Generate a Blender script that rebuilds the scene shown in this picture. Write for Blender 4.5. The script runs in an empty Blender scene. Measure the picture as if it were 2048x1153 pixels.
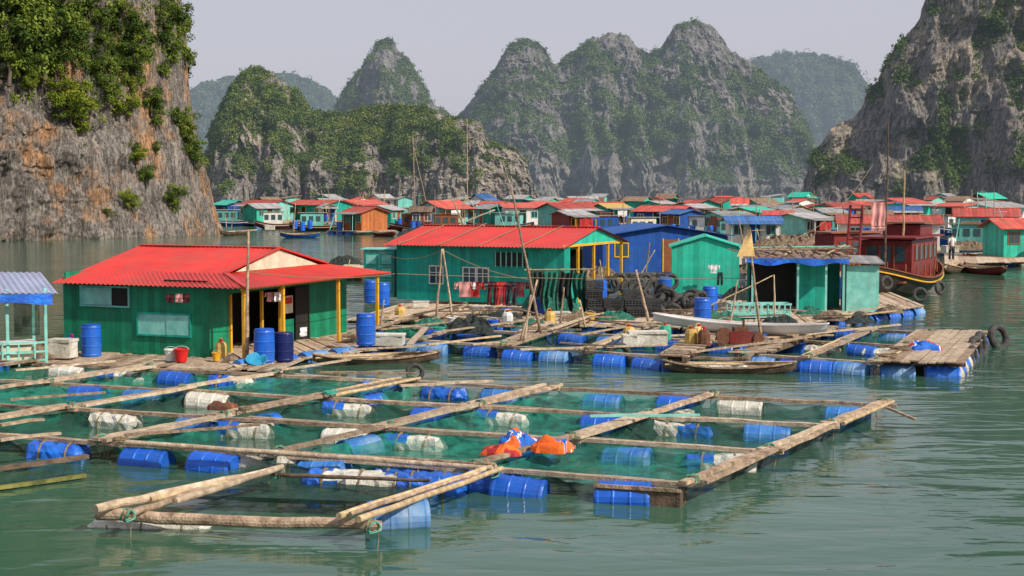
import bpy, math, random
import numpy as np
from mathutils import Vector, Matrix
R=random.Random(11); NR=np.random.RandomState(5)
F=3000.0; CH=5.0; PIT=math.atan(201.5/F); ca,sa=math.cos(PIT),math.sin(PIT)
def ray(px,py):
    u=(px-1024)/F; v=(576.5-py)/F
    return Vector((u,ca+v*sa,-sa+v*ca))
def W(px,py,z=0.0):
    d=ray(px,py); t=(z-CH)/d.z
    return Vector((d.x*t,d.y*t,z))
def WD(px,py,D):
    d=ray(px,py); t=D/d.y
    return Vector((d.x*t,D,CH+d.z*t))
scene=bpy.context.scene
COL=scene.collection
# ---------------------------------------------------------------- materials
MC={}
def mat(name,c1,c2=None,scale=3.0,rough=.7,bump=.15,bscale=None,stretch=(1,1,1),stripe=None,var=.12,metal=0,spec=.3,alpha=None,lo=.35,hi=.65,dirt=None,dl=.48,dh=.72):
    if name in MC: return MC[name]
    m=bpy.data.materials.new(name); m.use_nodes=True; nt=m.node_tree; N=nt.nodes; L=nt.links
    b=N['Principled BSDF']; b.inputs['Roughness'].default_value=rough; b.inputs['Metallic'].default_value=metal
    b.inputs['Specular IOR Level'].default_value=spec
    if c2 is None: c2=tuple(x*.7 for x in c1)
    tc=N.new('ShaderNodeTexCoord'); mp=N.new('ShaderNodeMapping'); mp.inputs['Scale'].default_value=stretch
    oi=N.new('ShaderNodeObjectInfo')
    L.new(tc.outputs['Object'],mp.inputs['Vector'])
    nz=N.new('ShaderNodeTexNoise'); nz.inputs['Scale'].default_value=scale; nz.inputs['Detail'].default_value=6
    nz.inputs['Roughness'].default_value=.65
    L.new(mp.outputs[0],nz.inputs['Vector'])
    cr=N.new('ShaderNodeValToRGB'); cr.color_ramp.elements[0].position=lo; cr.color_ramp.elements[1].position=hi
    cr.color_ramp.elements[0].color=(*c2,1); cr.color_ramp.elements[1].color=(*c1,1)
    L.new(nz.outputs[0],cr.inputs[0]); col=cr.outputs[0]
    if dirt:
        n2=N.new('ShaderNodeTexNoise'); n2.inputs['Scale'].default_value=1.3; n2.inputs['Detail'].default_value=8; n2.inputs['Roughness'].default_value=.7
        mp2=N.new('ShaderNodeMapping'); mp2.inputs['Scale'].default_value=(1,1,.45); L.new(tc.outputs['Object'],mp2.inputs[0]); L.new(mp2.outputs[0],n2.inputs['Vector'])
        r2=N.new('ShaderNodeMapRange'); r2.inputs[1].default_value=dl; r2.inputs[2].default_value=dh; r2.inputs[3].default_value=0; r2.inputs[4].default_value=.75
        L.new(n2.outputs[0],r2.inputs[0])
        mx=N.new('ShaderNodeMixRGB'); L.new(r2.outputs[0],mx.inputs[0]); L.new(col,mx.inputs[1]); mx.inputs[2].default_value=(*dirt,1); col=mx.outputs[0]
    if stripe:
        ax,freq,wd,dk=stripe
        sp=N.new('ShaderNodeSeparateXYZ'); L.new(tc.outputs['Object'],sp.inputs[0])
        if ax=='xy':
            a=N.new('ShaderNodeMath'); a.operation='ADD'; L.new(sp.outputs[0],a.inputs[0]); L.new(sp.outputs[1],a.inputs[1]); o=a.outputs[0]
        else: o=sp.outputs['xyz'.index(ax)]
        mu=N.new('ShaderNodeMath'); mu.operation='MULTIPLY'; mu.inputs[1].default_value=freq; L.new(o,mu.inputs[0])
        fr=N.new('ShaderNodeMath'); fr.operation='FRACT'; L.new(mu.outputs[0],fr.inputs[0])
        lt=N.new('ShaderNodeMath'); lt.operation='LESS_THAN'; lt.inputs[1].default_value=wd; L.new(fr.outputs[0],lt.inputs[0])
        m2=N.new('ShaderNodeMath'); m2.operation='MULTIPLY'; m2.inputs[1].default_value=dk; L.new(lt.outputs[0],m2.inputs[0])
        mx=N.new('ShaderNodeMixRGB'); L.new(m2.outputs[0],mx.inputs[0]); L.new(col,mx.inputs[1]); mx.inputs[2].default_value=(*[x*.25 for x in c1],1); col=mx.outputs[0]
        fl=N.new('ShaderNodeMath'); fl.operation='FLOOR'; L.new(mu.outputs[0],fl.inputs[0])
        wn=N.new('ShaderNodeTexWhiteNoise'); wn.noise_dimensions='1D'; L.new(fl.outputs[0],wn.inputs['W'])
        wr=N.new('ShaderNodeMapRange'); wr.inputs[3].default_value=.78; wr.inputs[4].default_value=1.15; L.new(wn.outputs[0],wr.inputs[0])
        h2_=N.new('ShaderNodeHueSaturation'); L.new(wr.outputs[0],h2_.inputs['Value']); L.new(col,h2_.inputs['Color']); col=h2_.outputs[0]
    hs=N.new('ShaderNodeHueSaturation'); mr=N.new('ShaderNodeMapRange'); mr.inputs[3].default_value=1-var; mr.inputs[4].default_value=1+var
    L.new(oi.outputs['Random'],mr.inputs[0]); L.new(mr.outputs[0],hs.inputs['Value']); L.new(col,hs.inputs['Color'])
    L.new(hs.outputs[0],b.inputs['Base Color'])
    if bump:
        bp=N.new('ShaderNodeBump'); bp.inputs['Strength'].default_value=bump; bp.inputs['Distance'].default_value=.05
        nb=N.new('ShaderNodeTexNoise'); nb.inputs['Scale'].default_value=bscale or scale*5; nb.inputs['Detail'].default_value=5
        L.new(mp.outputs[0],nb.inputs['Vector']); L.new(nb.outputs[0],bp.inputs['Height']); L.new(bp.outputs[0],b.inputs['Normal'])
    if alpha is not None: b.inputs['Alpha'].default_value=alpha
    MC[name]=m; return m
wood=mat('weathered wood',(.5,.37,.26),(.17,.115,.075),scale=5,bump=.6,var=.35,rough=.85,dirt=(.13,.095,.07))
wood2=mat('pale plank',(.62,.5,.37),(.3,.22,.15),scale=6,bump=.5,var=.25,rough=.85,dirt=(.24,.18,.13))
woodd=mat('dark wet wood',(.16,.11,.075),(.05,.035,.025),scale=4,bump=.4,var=.2,rough=.6)
bamboo=mat('bamboo',(.6,.46,.27),(.3,.21,.12),scale=7,bump=.3,var=.2,rough=.6)
bluep=mat('blue plastic',(.012,.13,.66),(.008,.08,.44),scale=3,bump=.1,var=.2,rough=.35,spec=.5,dirt=(.05,.16,.4))
blued=mat('faded blue plastic',(.07,.26,.6),(.03,.14,.45),scale=2,bump=.2,var=.2,rough=.5,dirt=(.4,.48,.5))
navy=mat('navy plastic',(.01,.02,.12),scale=3,bump=.1,rough=.4)
foam=mat('white styrofoam',(.76,.74,.68),(.5,.48,.4),scale=6,bump=.6,var=.12,rough=.9,dirt=(.26,.24,.17))
tarp=mat('blue tarpaulin',(.01,.17,.72),(.02,.08,.42),scale=3,bump=.8,bscale=7,rough=.4,spec=.5)
rope=mat('rope',(.32,.25,.15),(.15,.11,.07),scale=30,bump=.3)
rubber=mat('black rubber',(.03,.03,.032),(.075,.07,.065),scale=8,bump=.3,rough=.7)
blackp=mat('black plastic',(.025,.027,.03),(.055,.055,.055),scale=5,bump=.1,rough=.5)
green=mat('dark green boards',(.008,.26,.13),(.005,.17,.09),scale=2.2,bump=.15,rough=.55,stripe=('xy',5,.06,.55),var=.03,dirt=(.03,.16,.1))
teal=mat('teal boards',(.012,.4,.3),(.008,.28,.22),scale=2,bump=.15,rough=.55,stripe=('xy',4.5,.06,.5),var=.03,dirt=(.05,.26,.21))
tealg=mat('sea green boards',(.03,.55,.38),(.02,.4,.28),scale=2,bump=.15,rough=.5,stripe=('xy',4.2,.06,.45),var=.03,dirt=(.08,.36,.28))
turq=mat('turquoise paint',(.16,.52,.46),(.09,.36,.33),scale=3,bump=.15,stripe=('xy',3,.05,.4),var=.25,dirt=(.2,.3,.26))
turq2=mat('pale turquoise paint',(.27,.64,.57),(.14,.46,.41),scale=3,bump=.1,var=.05,dirt=(.2,.36,.33))
bluew=mat('blue boards',(.012,.09,.4),(.008,.06,.28),scale=2,bump=.15,stripe=('xy',4,.06,.5),var=.05,dirt=(.03,.08,.2))
redr=mat('red sheet roof',(.6,.035,.026),(.45,.024,.02),scale=.9,bump=.05,rough=.45,var=.04,spec=.4,dirt=(.34,.06,.04),dl=.42,dh=.7)
redf=mat('red far roof',(.56,.09,.065),(.38,.065,.05),scale=1.2,bump=.1,rough=.7,stripe=('x',3,.2,.35),var=.35,dirt=(.36,.19,.14))
bluer=mat('blue sheet roof',(.05,.16,.42),(.035,.11,.3),scale=1,bump=.1,stripe=('x',3,.2,.3),var=.3,dirt=(.14,.2,.28))
tinr=mat('tin roof',(.4,.41,.43),(.23,.22,.21),scale=1.5,bump=.1,rough=.5,stripe=('x',4,.2,.3),var=.25,dirt=(.25,.18,.12))
thatch=mat('brown board roof',(.3,.21,.14),(.15,.1,.07),scale=3,bump=.3,stripe=('x',3,.2,.4),var=.3)
cream=mat('cream paint',(.7,.66,.5),(.5,.46,.34),scale=3,bump=.1,var=.08,dirt=(.42,.36,.25))
white=mat('white paint',(.8,.8,.77),(.6,.6,.57),scale=4,bump=.1,var=.05,dirt=(.5,.46,.38))
whiteh=mat('white hull paint',(.85,.84,.8),(.74,.72,.68),scale=4,bump=.1,var=.02,dirt=(.6,.56,.48))
yellow=mat('yellow paint',(.75,.42,.03),(.6,.3,.02),scale=4,bump=.1,var=.05)
orangew=mat('orange boards',(.5,.17,.05),(.36,.11,.04),scale=3,stripe=('xy',4,.08,.5))
maroon=mat('maroon paint',(.22,.024,.022),(.13,.014,.014),scale=3,bump=.15,rough=.45,dirt=(.14,.06,.05))
brownr=mat('brown varnish',(.3,.1,.04),(.18,.06,.03),scale=3,bump=.1,rough=.5)
hullk=mat('tarred hull',(.02,.018,.016),(.05,.04,.03),scale=3,bump=.2,rough=.55)
dark=mat('painted interior shade',(.012,.012,.012),(.02,.02,.018),scale=2,bump=0)  # near-black colour standing in for shade in rooms and openings; also some doors
glass=mat('window glass',(.03,.06,.07),(.05,.09,.1),scale=1,bump=0,rough=.1,spec=.6)
skinm=mat('skin',(.42,.24,.16),(.36,.2,.13),scale=6,bump=0,rough=.6)
hairm=mat('black hair',(.015,.012,.01),scale=20,bump=.3)
rednet=mat('red cloth',(.45,.03,.03),(.3,.02,.02),scale=4,bump=.3)
pinkc=mat('pink cloth',(.7,.36,.33),(.55,.25,.24),scale=4,bump=.3)
marc=mat('maroon cloth',(.12,.02,.03),scale=4,bump=.3)
darkc=mat('dark cloth',(.03,.035,.05),scale=4,bump=.3)
whitec=mat('white cloth',(.75,.75,.75),(.6,.6,.62),scale=4,bump=.3)
orangec=mat('orange cloth',(.85,.16,.02),(.65,.1,.015),scale=5,bump=.4)
bluec=mat('blue cloth',(.02,.15,.6),(.015,.09,.4),scale=5,bump=.4)
sailc=mat('ochre sailcloth',(.85,.6,.28),(.7,.46,.18),scale=4,bump=.3)
redp=mat('red plastic',(.6,.02,.02),scale=3,bump=.05,rough=.4)
yelp=mat('yellow plastic',(.6,.42,.12),(.45,.3,.08),scale=3,bump=.05,rough=.5)
greenp=mat('sea green plastic',(.05,.4,.28),scale=3,bump=.05,rough=.5)
rust=mat('rusty metal',(.2,.08,.04),(.08,.04,.025),scale=6,bump=.4,rough=.8)
def netmat(name,c,a0,a1):
    m=mat(name,c,tuple(x*.45 for x in c),scale=2.5,bump=.6,bscale=5,rough=.8,var=.15); nt=m.node_tree; N=nt.nodes; L=nt.links
    b=N['Principled BSDF']; tc=N.new('ShaderNodeTexCoord'); n=N.new('ShaderNodeTexNoise'); n.inputs['Scale'].default_value=1.6; n.inputs['Detail'].default_value=9; n.inputs['Distortion'].default_value=1.2
    L.new(tc.outputs['Object'],n.inputs['Vector'])
    r=N.new('ShaderNodeMapRange'); r.inputs[1].default_value=.36; r.inputs[2].default_value=.66; r.inputs[3].default_value=a0; r.inputs[4].default_value=a1
    L.new(n.outputs[0],r.inputs[0]); L.new(r.outputs[0],b.inputs['Alpha']); return m
netg=netmat('green fishing net',(.02,.25,.17),.35,.85)
nett=netmat('taut teal net',(.03,.36,.27),.12,.5)
netc=netmat('dark cover net',(.015,.16,.11),.08,.4)
netk=netmat('dark fishing net',(.02,.07,.05),.45,.9)
# ---------------------------------------------------------------- builders
class MB:
    def __init__(s): s.v=[]; s.f=[]; s.m=[]; s.mats=[]
    def mi(s,m):
        if m not in s.mats: s.mats.append(m)
        return s.mats.index(m)
    def add(s,vs,fs,m):
        o=len(s.v); k=s.mi(m); s.v+= [tuple(v) for v in vs]
        for f in fs: s.f.append(tuple(i+o for i in f)); s.m.append(k)
        return s
    def bx(s,x0,x1,y0,y1,z0,z1,m):
        return s.add([(x0,y0,z0),(x1,y0,z0),(x1,y1,z0),(x0,y1,z0),(x0,y0,z1),(x1,y0,z1),(x1,y1,z1),(x0,y1,z1)],
          [(3,2,1,0),(4,5,6,7),(0,1,5,4),(1,2,6,5),(2,3,7,6),(3,0,4,7)],m)
    def plate(s,a,b,c,d,t,m):
        a,b,c,d=map(Vector,(a,b,c,d)); n=(b-a).cross(d-a).normalized()*t
        return s.add([a,b,c,d,a-n,b-n,c-n,d-n],[(0,1,2,3),(7,6,5,4),(1,0,4,5),(2,1,5,6),(3,2,6,7),(0,3,7,4)],m)
    def plank(s,p,q,w,h,m,seg=3,wob=.02):
        p,q=Vector(p),Vector(q); d=(q-p).normalized(); sd=d.cross(Vector((0,0,1)))
        sd=sd.normalized() if sd.length>.01 else Vector((1,0,0)); up=sd.cross(d).normalized()
        vs=[];fs=[]
        for i in range(seg+1):
            c=p.lerp(q,i/seg)+sd*R.uniform(-wob,wob)+up*R.uniform(-wob,wob)*.5; ww=w*R.uniform(.9,1.05)
            for a,b in ((-1,-1),(1,-1),(1,1),(-1,1)): vs.append(c+sd*a*ww/2+up*b*h/2)
            if i:
                k=(i-1)*4
                for j in range(4): fs.append((k+j,k+(j+1)%4,k+4+(j+1)%4,k+4+j))
        fs.append((3,2,1,0)); k=seg*4; fs.append((k,k+1,k+2,k+3))
        return s.add(vs,fs,m)
    def tube(s,p,q,r0,r1,m,n=8,seg=1,wob=0,caps=True):
        p,q=Vector(p),Vector(q); d=(q-p).normalized(); a=Vector((0,0,1)) if abs(d.z)<.9 else Vector((1,0,0))
        u=d.cross(a).normalized(); w=u.cross(d); vs=[];fs=[]
        for i in range(seg+1):
            t=i/seg; c=p.lerp(q,t)+u*R.uniform(-wob,wob)+w*R.uniform(-wob,wob); r=(r0+(r1-r0)*t)*(R.uniform(.95,1.05) if wob else 1)
            for j in range(n):
                an=j*2*math.pi/n; vs.append(c+(u*math.cos(an)+w*math.sin(an))*r)
            if i:
                k=(i-1)*n
                for j in range(n): fs.append((k+j,k+n+j,k+n+(j+1)%n,k+(j+1)%n))
        if caps: fs.append(tuple(range(n))); fs.append(tuple(range(seg*n+n-1,seg*n-1,-1)))
        return s.add(vs,fs,m)
    def path(s,pts,r,m,n=5):
        for a,b in zip(pts,pts[1:]): s.tube(a,b,r,r,m,n=n)
        return s
    def lathe(s,prof,m,axis='z',n=20,c=(0,0,0),jit=0):
        vs=[];fs=[]
        for i,(r,z) in enumerate(prof):
            for j in range(n):
                a=j*2*math.pi/n; rr=r*(1+R.uniform(-jit,jit))
                x,y=rr*math.cos(a),rr*math.sin(a)
                v=(x,y,z) if axis=='z' else ((z,x,y) if axis=='x' else (x,z,y))
                vs.append((v[0]+c[0],v[1]+c[1],v[2]+c[2]))
            if i:
                k=(i-1)*n
                for j in range(n): fs.append((k+j,k+(j+1)%n,k+n+(j+1)%n,k+n+j))
        fs.append(tuple(range(n-1,-1,-1))); k=(len(prof)-1)*n; fs.append(tuple(range(k,k+n)))
        return s.add(vs,fs,m)
    def grid(s,fn,nu,nv,m):
        vs=[fn(i/nu,j/nv) for j in range(nv+1) for i in range(nu+1)]
        fs=[(j*(nu+1)+i,j*(nu+1)+i+1,(j+1)*(nu+1)+i+1,(j+1)*(nu+1)+i) for j in range(nv) for i in range(nu)]
        return s.add(vs,fs,m)
    def mesh(s,name,smooth=False):
        me=bpy.data.meshes.new(name); me.from_pydata(s.v,[],s.f)
        for m in s.mats: me.materials.append(m)
        me.polygons.foreach_set('material_index',s.m)
        if smooth: me.polygons.foreach_set('use_smooth',[True]*len(s.f))
        me.update(); return me
    def make(s,name,parent=None,loc=None,rz=0,smooth=False):
        return ob(name,s.mesh(name,smooth),parent,loc,rz)
def ob(name,me,parent=None,loc=None,rz=0):
    o=bpy.data.objects.new(name,me); COL.objects.link(o)
    if loc is not None: o.location=loc
    o.rotation_euler=(0,0,rz)
    if parent: o.parent=parent
    return o
def tag(o,label,cat,group=None,kind=None):
    o['label']=label; o['category']=cat
    if group: o['group']=group
    if kind: o['kind']=kind
    return o
def thing(name,label,cat,loc=(0,0,0),rz=0,group=None):
    o=bpy.data.objects.new(name,None); o.empty_display_size=.3; COL.objects.link(o); o.location=loc; o.rotation_euler=(0,0,rz)
    return tag(o,label,cat,group)
def dup(o,loc,rz=0,label=None,sc=None,rot=None):
    c=o.copy(); COL.objects.link(c); c.location=loc; c.rotation_euler=rot if rot else (0,0,rz)
    if sc: c.scale=(sc,sc,sc) if not hasattr(sc,'__len__') else sc
    if label: c['label']=label
    for ch in o.children:
        k=ch.copy(); k.parent=c; COL.objects.link(k)
    return c
def frame(pA,pB,z):
    a=W(*pA,z); b=W(*pB,z); d=b-a
    return a,math.atan2(d.y,d.x),d.length
# ---------------------------------------------------------------- numpy noise
def hsh(i,j,k):
    n=(i*374761393+j*668265263+k*1274126177)&0xffffffff
    n=((n^(n>>13))*1103515245)&0xffffffff; n=(n^(n>>16))&0xffff
    return n/65535.0
def vn(p):
    i=np.floor(p).astype(np.int64); f=p-i; u=f*f*(3-2*f); r=0
    for a in (0,1):
        for b in (0,1):
            for c in (0,1):
                w=(u[...,0] if a else 1-u[...,0])*(u[...,1] if b else 1-u[...,1])*(u[...,2] if c else 1-u[...,2])
                r=r+w*hsh(i[...,0]+a,i[...,1]+b,i[...,2]+c)
    return r*2-1
def fbm(p,o=4,g=.5):
    a=1;s=0;t=0
    for k in range(o): s=s+a*vn(p*(2.03**k)+17.3*k); t+=a; a*=g
    return s/t
def ridged(p,o=4,g=.5):
    a=1;s=0;t=0
    for k in range(o): s=s+a*(1-2*np.abs(vn(p*(2.03**k)+9.1*k))); t+=a; a*=g
    return s/t
def np_mesh(name,V,Fq,attrs={},mats=[],smooth=False):
    me=bpy.data.meshes.new(name); me.vertices.add(len(V)); me.vertices.foreach_set('co',V.astype(np.float32).ravel())
    n=len(Fq); me.loops.add(n*4); me.loops.foreach_set('vertex_index',Fq.astype(np.int32).ravel())
    me.polygons.add(n); me.polygons.foreach_set('loop_start',np.arange(0,n*4,4,dtype=np.int32)); me.polygons.foreach_set('loop_total',np.full(n,4,dtype=np.int32))
    for k,a in attrs.items():
        at=me.attributes.new(k,'FLOAT','POINT'); at.data.foreach_set('value',a.astype(np.float32).ravel())
    for m in mats: me.materials.append(m)
    me.update(calc_edges=True)
    if smooth: me.polygons.foreach_set('use_smooth',[True]*len(me.polygons))
    return me
def hillmat(name,r1,r2,r3,g1,g2,haze,hz,s,zst=.3,stain=.95):
    m=bpy.data.materials.new(name); m.use_nodes=True; nt=m.node_tree;N=nt.nodes;L=nt.links
    b=N['Principled BSDF']; b.inputs['Roughness'].default_value=.95; b.inputs['Specular IOR Level'].default_value=.1
    tc=N.new('ShaderNodeTexCoord')
    def noise(sc,det=8,ro=.65,dist=0):
        mp=N.new('ShaderNodeMapping'); mp.inputs['Scale'].default_value=sc; L.new(tc.outputs['Object'],mp.inputs[0])
        n=N.new('ShaderNodeTexNoise'); n.inputs['Scale'].default_value=1; n.inputs['Detail'].default_value=det; n.inputs['Roughness'].default_value=ro; n.inputs['Distortion'].default_value=dist
        L.new(mp.outputs[0],n.inputs['Vector']); return n
    def math_(op,a,b_):
        x=N.new('ShaderNodeMath'); x.operation=op
        for i,v in enumerate((a,b_)):
            if hasattr(v,'links') or hasattr(v,'is_linked'): L.new(v,x.inputs[i])
            else: x.inputs[i].default_value=v
        return x.outputs[0]
    n1=noise((s,s,s*zst),10,.7,.4); n4=noise((s*4.5,s*4.5,s*2),8,.75); n5=noise((s*3,s*3,s*.4),6,.6,.6)
    d=math_('SUBTRACT',n5.outputs[0],.5); ab=math_('ABSOLUTE',d,0)
    cr_=N.new('ShaderNodeMapRange'); cr_.inputs[1].default_value=.0; cr_.inputs[2].default_value=.045; cr_.inputs[3].default_value=.32; cr_.inputs[4].default_value=1; L.new(ab,cr_.inputs[0])
    mixv=math_('ADD',math_('MULTIPLY',n1.outputs[0],.55),math_('MULTIPLY',n4.outputs[0],.45))
    cr=N.new('ShaderNodeValToRGB'); e=cr.color_ramp.elements; e[0].position=.4; e[0].color=(*r2,1); e[1].position=.58; e[1].color=(*r1,1)
    L.new(mixv,cr.inputs[0])
    n3=noise((s*.22,s*.22,s*.15),6)
    mr=N.new('ShaderNodeMapRange'); mr.inputs[1].default_value=.5; mr.inputs[2].default_value=.61; L.new(n3.outputs[0],mr.inputs[0])
    mm=math_('MULTIPLY',math_('MULTIPLY',mr.outputs[0],stain),n4.outputs[0])
    mx0=N.new('ShaderNodeMixRGB'); L.new(mm,mx0.inputs[0]); L.new(cr.outputs[0],mx0.inputs[1]); mx0.inputs[2].default_value=(*r3,1)
    mc=N.new('ShaderNodeMixRGB'); mc.blend_type='MULTIPLY'; mc.inputs[0].default_value=1; L.new(mx0.outputs[0],mc.inputs[1]); L.new(cr_.outputs[0],mc.inputs[2])
    n2=noise((s*2,)*3,8,.7)
    cg=N.new('ShaderNodeValToRGB'); e=cg.color_ramp.elements; e[0].position=.4; e[0].color=(*g2,1); e[1].position=.62; e[1].color=(*g1,1); L.new(n2.outputs[0],cg.inputs[0])
    at=N.new('ShaderNodeAttribute'); at.attribute_name='veg'
    ad=math_('ADD',at.outputs['Fac'],n2.outputs[0])
    rr=N.new('ShaderNodeMapRange'); rr.inputs[1].default_value=.95; rr.inputs[2].default_value=1.08; L.new(ad,rr.inputs[0])
    mx=N.new('ShaderNodeMixRGB'); L.new(rr.outputs[0],mx.inputs[0]); L.new(mc.outputs[0],mx.inputs[1]); L.new(cg.outputs[0],mx.inputs[2]); L.new(mx.outputs[0],b.inputs['Base Color'])
    hsum=math_('ADD',math_('ADD',n1.outputs[0],math_('MULTIPLY',n4.outputs[0],.4)),math_('MULTIPLY',cr_.outputs[0],.12))
    bp=N.new('ShaderNodeBump'); bp.inputs['Strength'].default_value=.9; bp.inputs['Distance'].default_value=.6/s; L.new(hsum,bp.inputs['Height']); L.new(bp.outputs[0],b.inputs['Normal'])
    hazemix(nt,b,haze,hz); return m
def hazemix(nt,b,haze,hz):  # aerial haze painted in: fixed emission mixed into hill and leaf materials
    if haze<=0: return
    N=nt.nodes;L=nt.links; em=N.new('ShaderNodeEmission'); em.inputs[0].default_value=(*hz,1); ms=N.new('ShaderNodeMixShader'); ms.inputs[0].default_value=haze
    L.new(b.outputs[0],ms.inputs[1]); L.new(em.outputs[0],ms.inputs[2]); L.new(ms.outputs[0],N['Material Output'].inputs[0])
def leafmat(name,c1,c2,c3,haze=0,hz=(.5,.5,.5)):
    m=bpy.data.materials.new(name); m.use_nodes=True; nt=m.node_tree;N=nt.nodes;L=nt.links
    b=N['Principled BSDF']; b.inputs['Roughness'].default_value=.7; b.inputs['Specular IOR Level'].default_value=.15
    at=N.new('ShaderNodeAttribute'); at.attribute_name='tint'
    cr=N.new('ShaderNodeValToRGB'); e=cr.color_ramp.elements; e[0].color=(*c2,1); e[1].color=(*c3,1); k=e.new(.5); k.color=(*c1,1); L.new(at.outputs['Fac'],cr.inputs[0]); L.new(cr.outputs[0],b.inputs['Base Color'])
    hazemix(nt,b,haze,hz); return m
HZ=(.4,.48,.58)
def leaves(C,Rd,K,size,nrm=None,tintc=None):
    n=len(C); d=NR.normal(size=(n,K,3)); d/=np.linalg.norm(d,axis=2,keepdims=True)
    rad=NR.uniform(.35,1.0,(n,K,1))**.6; lump=1+.35*fbm(d*2.2+NR.uniform(0,50,(n,1,3)),2)[...,None]
    P=C[:,None,:]+d*rad*lump*Rd[:,None,None]*np.array([1,1,.8])
    nn=d+NR.normal(size=(n,K,3))*.55+np.array([0,0,.35]); nn/=np.linalg.norm(nn,axis=2,keepdims=True)
    a=np.cross(nn,NR.normal(size=(n,K,3))); a/=np.linalg.norm(a,axis=2,keepdims=True)+1e-9; b=np.cross(nn,a)
    s=(size*NR.uniform(.6,1.3,(n,K,1)))
    Q=np.stack([P-a*s,P-b*s*.6,P+a*s,P+b*s*.6],axis=2).reshape(-1,3)
    t=(tintc if tintc is not None else NR.uniform(.2,.8,n))[:,None]+NR.uniform(-.25,.25,(n,K))
    return Q,np.arange(len(Q)).reshape(-1,4),np.repeat(np.clip(t,0,1).ravel(),4)
def gridfaces(nu,nv):
    i=np.arange(nu-1)[None,:]; j=np.arange(nv-1)[:,None]; a=j*nu+i
    return np.stack([a,a+1,a+nu+1,a+nu],axis=-1).reshape(-1,4)
def gnormals(P):
    du=np.gradient(P,axis=1); dv=np.gradient(P,axis=0); n=np.cross(du,dv); n/=np.linalg.norm(n,axis=2,keepdims=True)+1e-9
    return n
def ridge_hill(name,label,sil,D,wk,wmin,amp,hm,lm,vbias,ntree,tr,K=26,ns=340,nt=150,lowrock=.25,warp=0,pz=.72,rib=.3,rightrock=0,wsm=0):
    pts=[WD(px,py,D) for px,py in sil]; xs=np.array([p.x for p in pts]); zs=np.array([max(p.z,1) for p in pts])
    seg=np.hypot(np.diff(xs),np.diff(zs)); cum=np.r_[0,np.cumsum(seg)]; tt=np.linspace(0,cum[-1],ns)
    X=np.interp(tt,cum,xs); Hh=np.interp(tt,cum,zs)
    sc=max(zs)/3
    Hw=Hh.copy()
    if wsm:
        k=int(ns*wsm); ker=np.hanning(k); ker/=ker.sum(); Hw=np.convolve(np.pad(Hh,k//2,mode='edge'),ker,'same')[k//2:k//2+ns]
    Hh=Hh+ridged(np.stack([X/sc*4,X*0,X*0+D],-1),5,.6)*amp*.33*np.clip(Hh/max(zs)*2,0,1)
    nf=int(nt*.8); fr=np.concatenate([np.linspace(0,1,nf,endpoint=False),np.linspace(1,0,nt-nf)]); side=np.concatenate([np.full(nf,-1.),np.full(nt-nf,1.)]); nv=nt
    prof=fr**pz
    w=(wmin+wk*Hw)*(1+rib*ridged(np.stack([X/sc*2.2,X*0,X*0+3],-1),3))
    P=np.zeros((nv,ns,3)); P[...,0]=X[None]; P[...,1]=D+warp*fbm(np.stack([X/60,X*0,X*0],-1),2)[None]+(side*(1-fr))[:,None]*w[None]; P[...,2]=prof[:,None]*(Hh[None]+4)-4
    q=P/sc
    env=np.clip(fr*1.3,0,1)[:,None]; top=1-.75*(fr[:,None]**3)
    big=fbm(q+3.3,3); P[...,1]-=big*amp*2.8*top
    fl=ridged(np.stack([q[...,0]*3.5,q[...,1]*3.5,q[...,2]*.9],-1),5,.6); P[...,1]-=fl*amp*1.2*top; P[...,0]+=fbm(q*2.5+8,5)*amp*.9*top
    cr=ridged(q*5+15,4,.6); P[...,1]-=cr*amp*.5; P[...,2]+=ridged(q*4+5,4,.6)*amp*.42*env*top
    ter=fbm(q*np.array([1.2,1.2,4])+7,3); P[...,1]-=(np.floor(ter*5)/5*.6+ter*.4)*amp*.9*top
    n=gnormals(P); 
    up=np.abs(n[...,2])
    zr=P[...,2]/max(zs)
    veg=.42+.8*fbm(q*2.6+20,5)+.5*(up-.35)+vbias-np.clip((lowrock-zr)/lowrock,0,1)*.4-.3*np.clip(fl,0,1)-rightrock*np.clip((P[...,0]-X.mean())/(X.max()-X.mean()),0,1)
    o=ob(name,np_mesh(name,P.reshape(-1,3),gridfaces(ns,nv),{'veg':veg.ravel()},[hm],False)); tag(o,label,'hill',kind='structure')
    Fl=P.reshape(-1,3); vg=veg.ravel(); ok=np.where((vg>.5)&(Fl[:,2]>.8)&(np.repeat(side,ns)<0))[0]
    ar=np.linalg.norm(np.cross(np.gradient(P,axis=1),np.gradient(P,axis=0)),axis=2).ravel()[ok]; pr=ar/ar.sum()
    ch=NR.choice(ok,ntree,p=pr); C=Fl[ch]+NR.normal(size=(ntree,3))*tr*.4
    rd=tr*NR.uniform(.4,1.1,ntree)*(1+.5*(NR.uniform(size=ntree)>.93))
    tint=np.clip(.5+.8*fbm(C/sc*5,3)+NR.uniform(-.25,.25,ntree),0,1)
    Q,f,t=leaves(C,rd,K,tr*.28,tintc=tint)
    o2=ob('hillside_trees',np_mesh('hillside_trees',Q,f,{'tint':t},[lm])); tag(o2,'dense green scrub and trees clinging to the karst hill','trees',kind='stuff')
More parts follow.
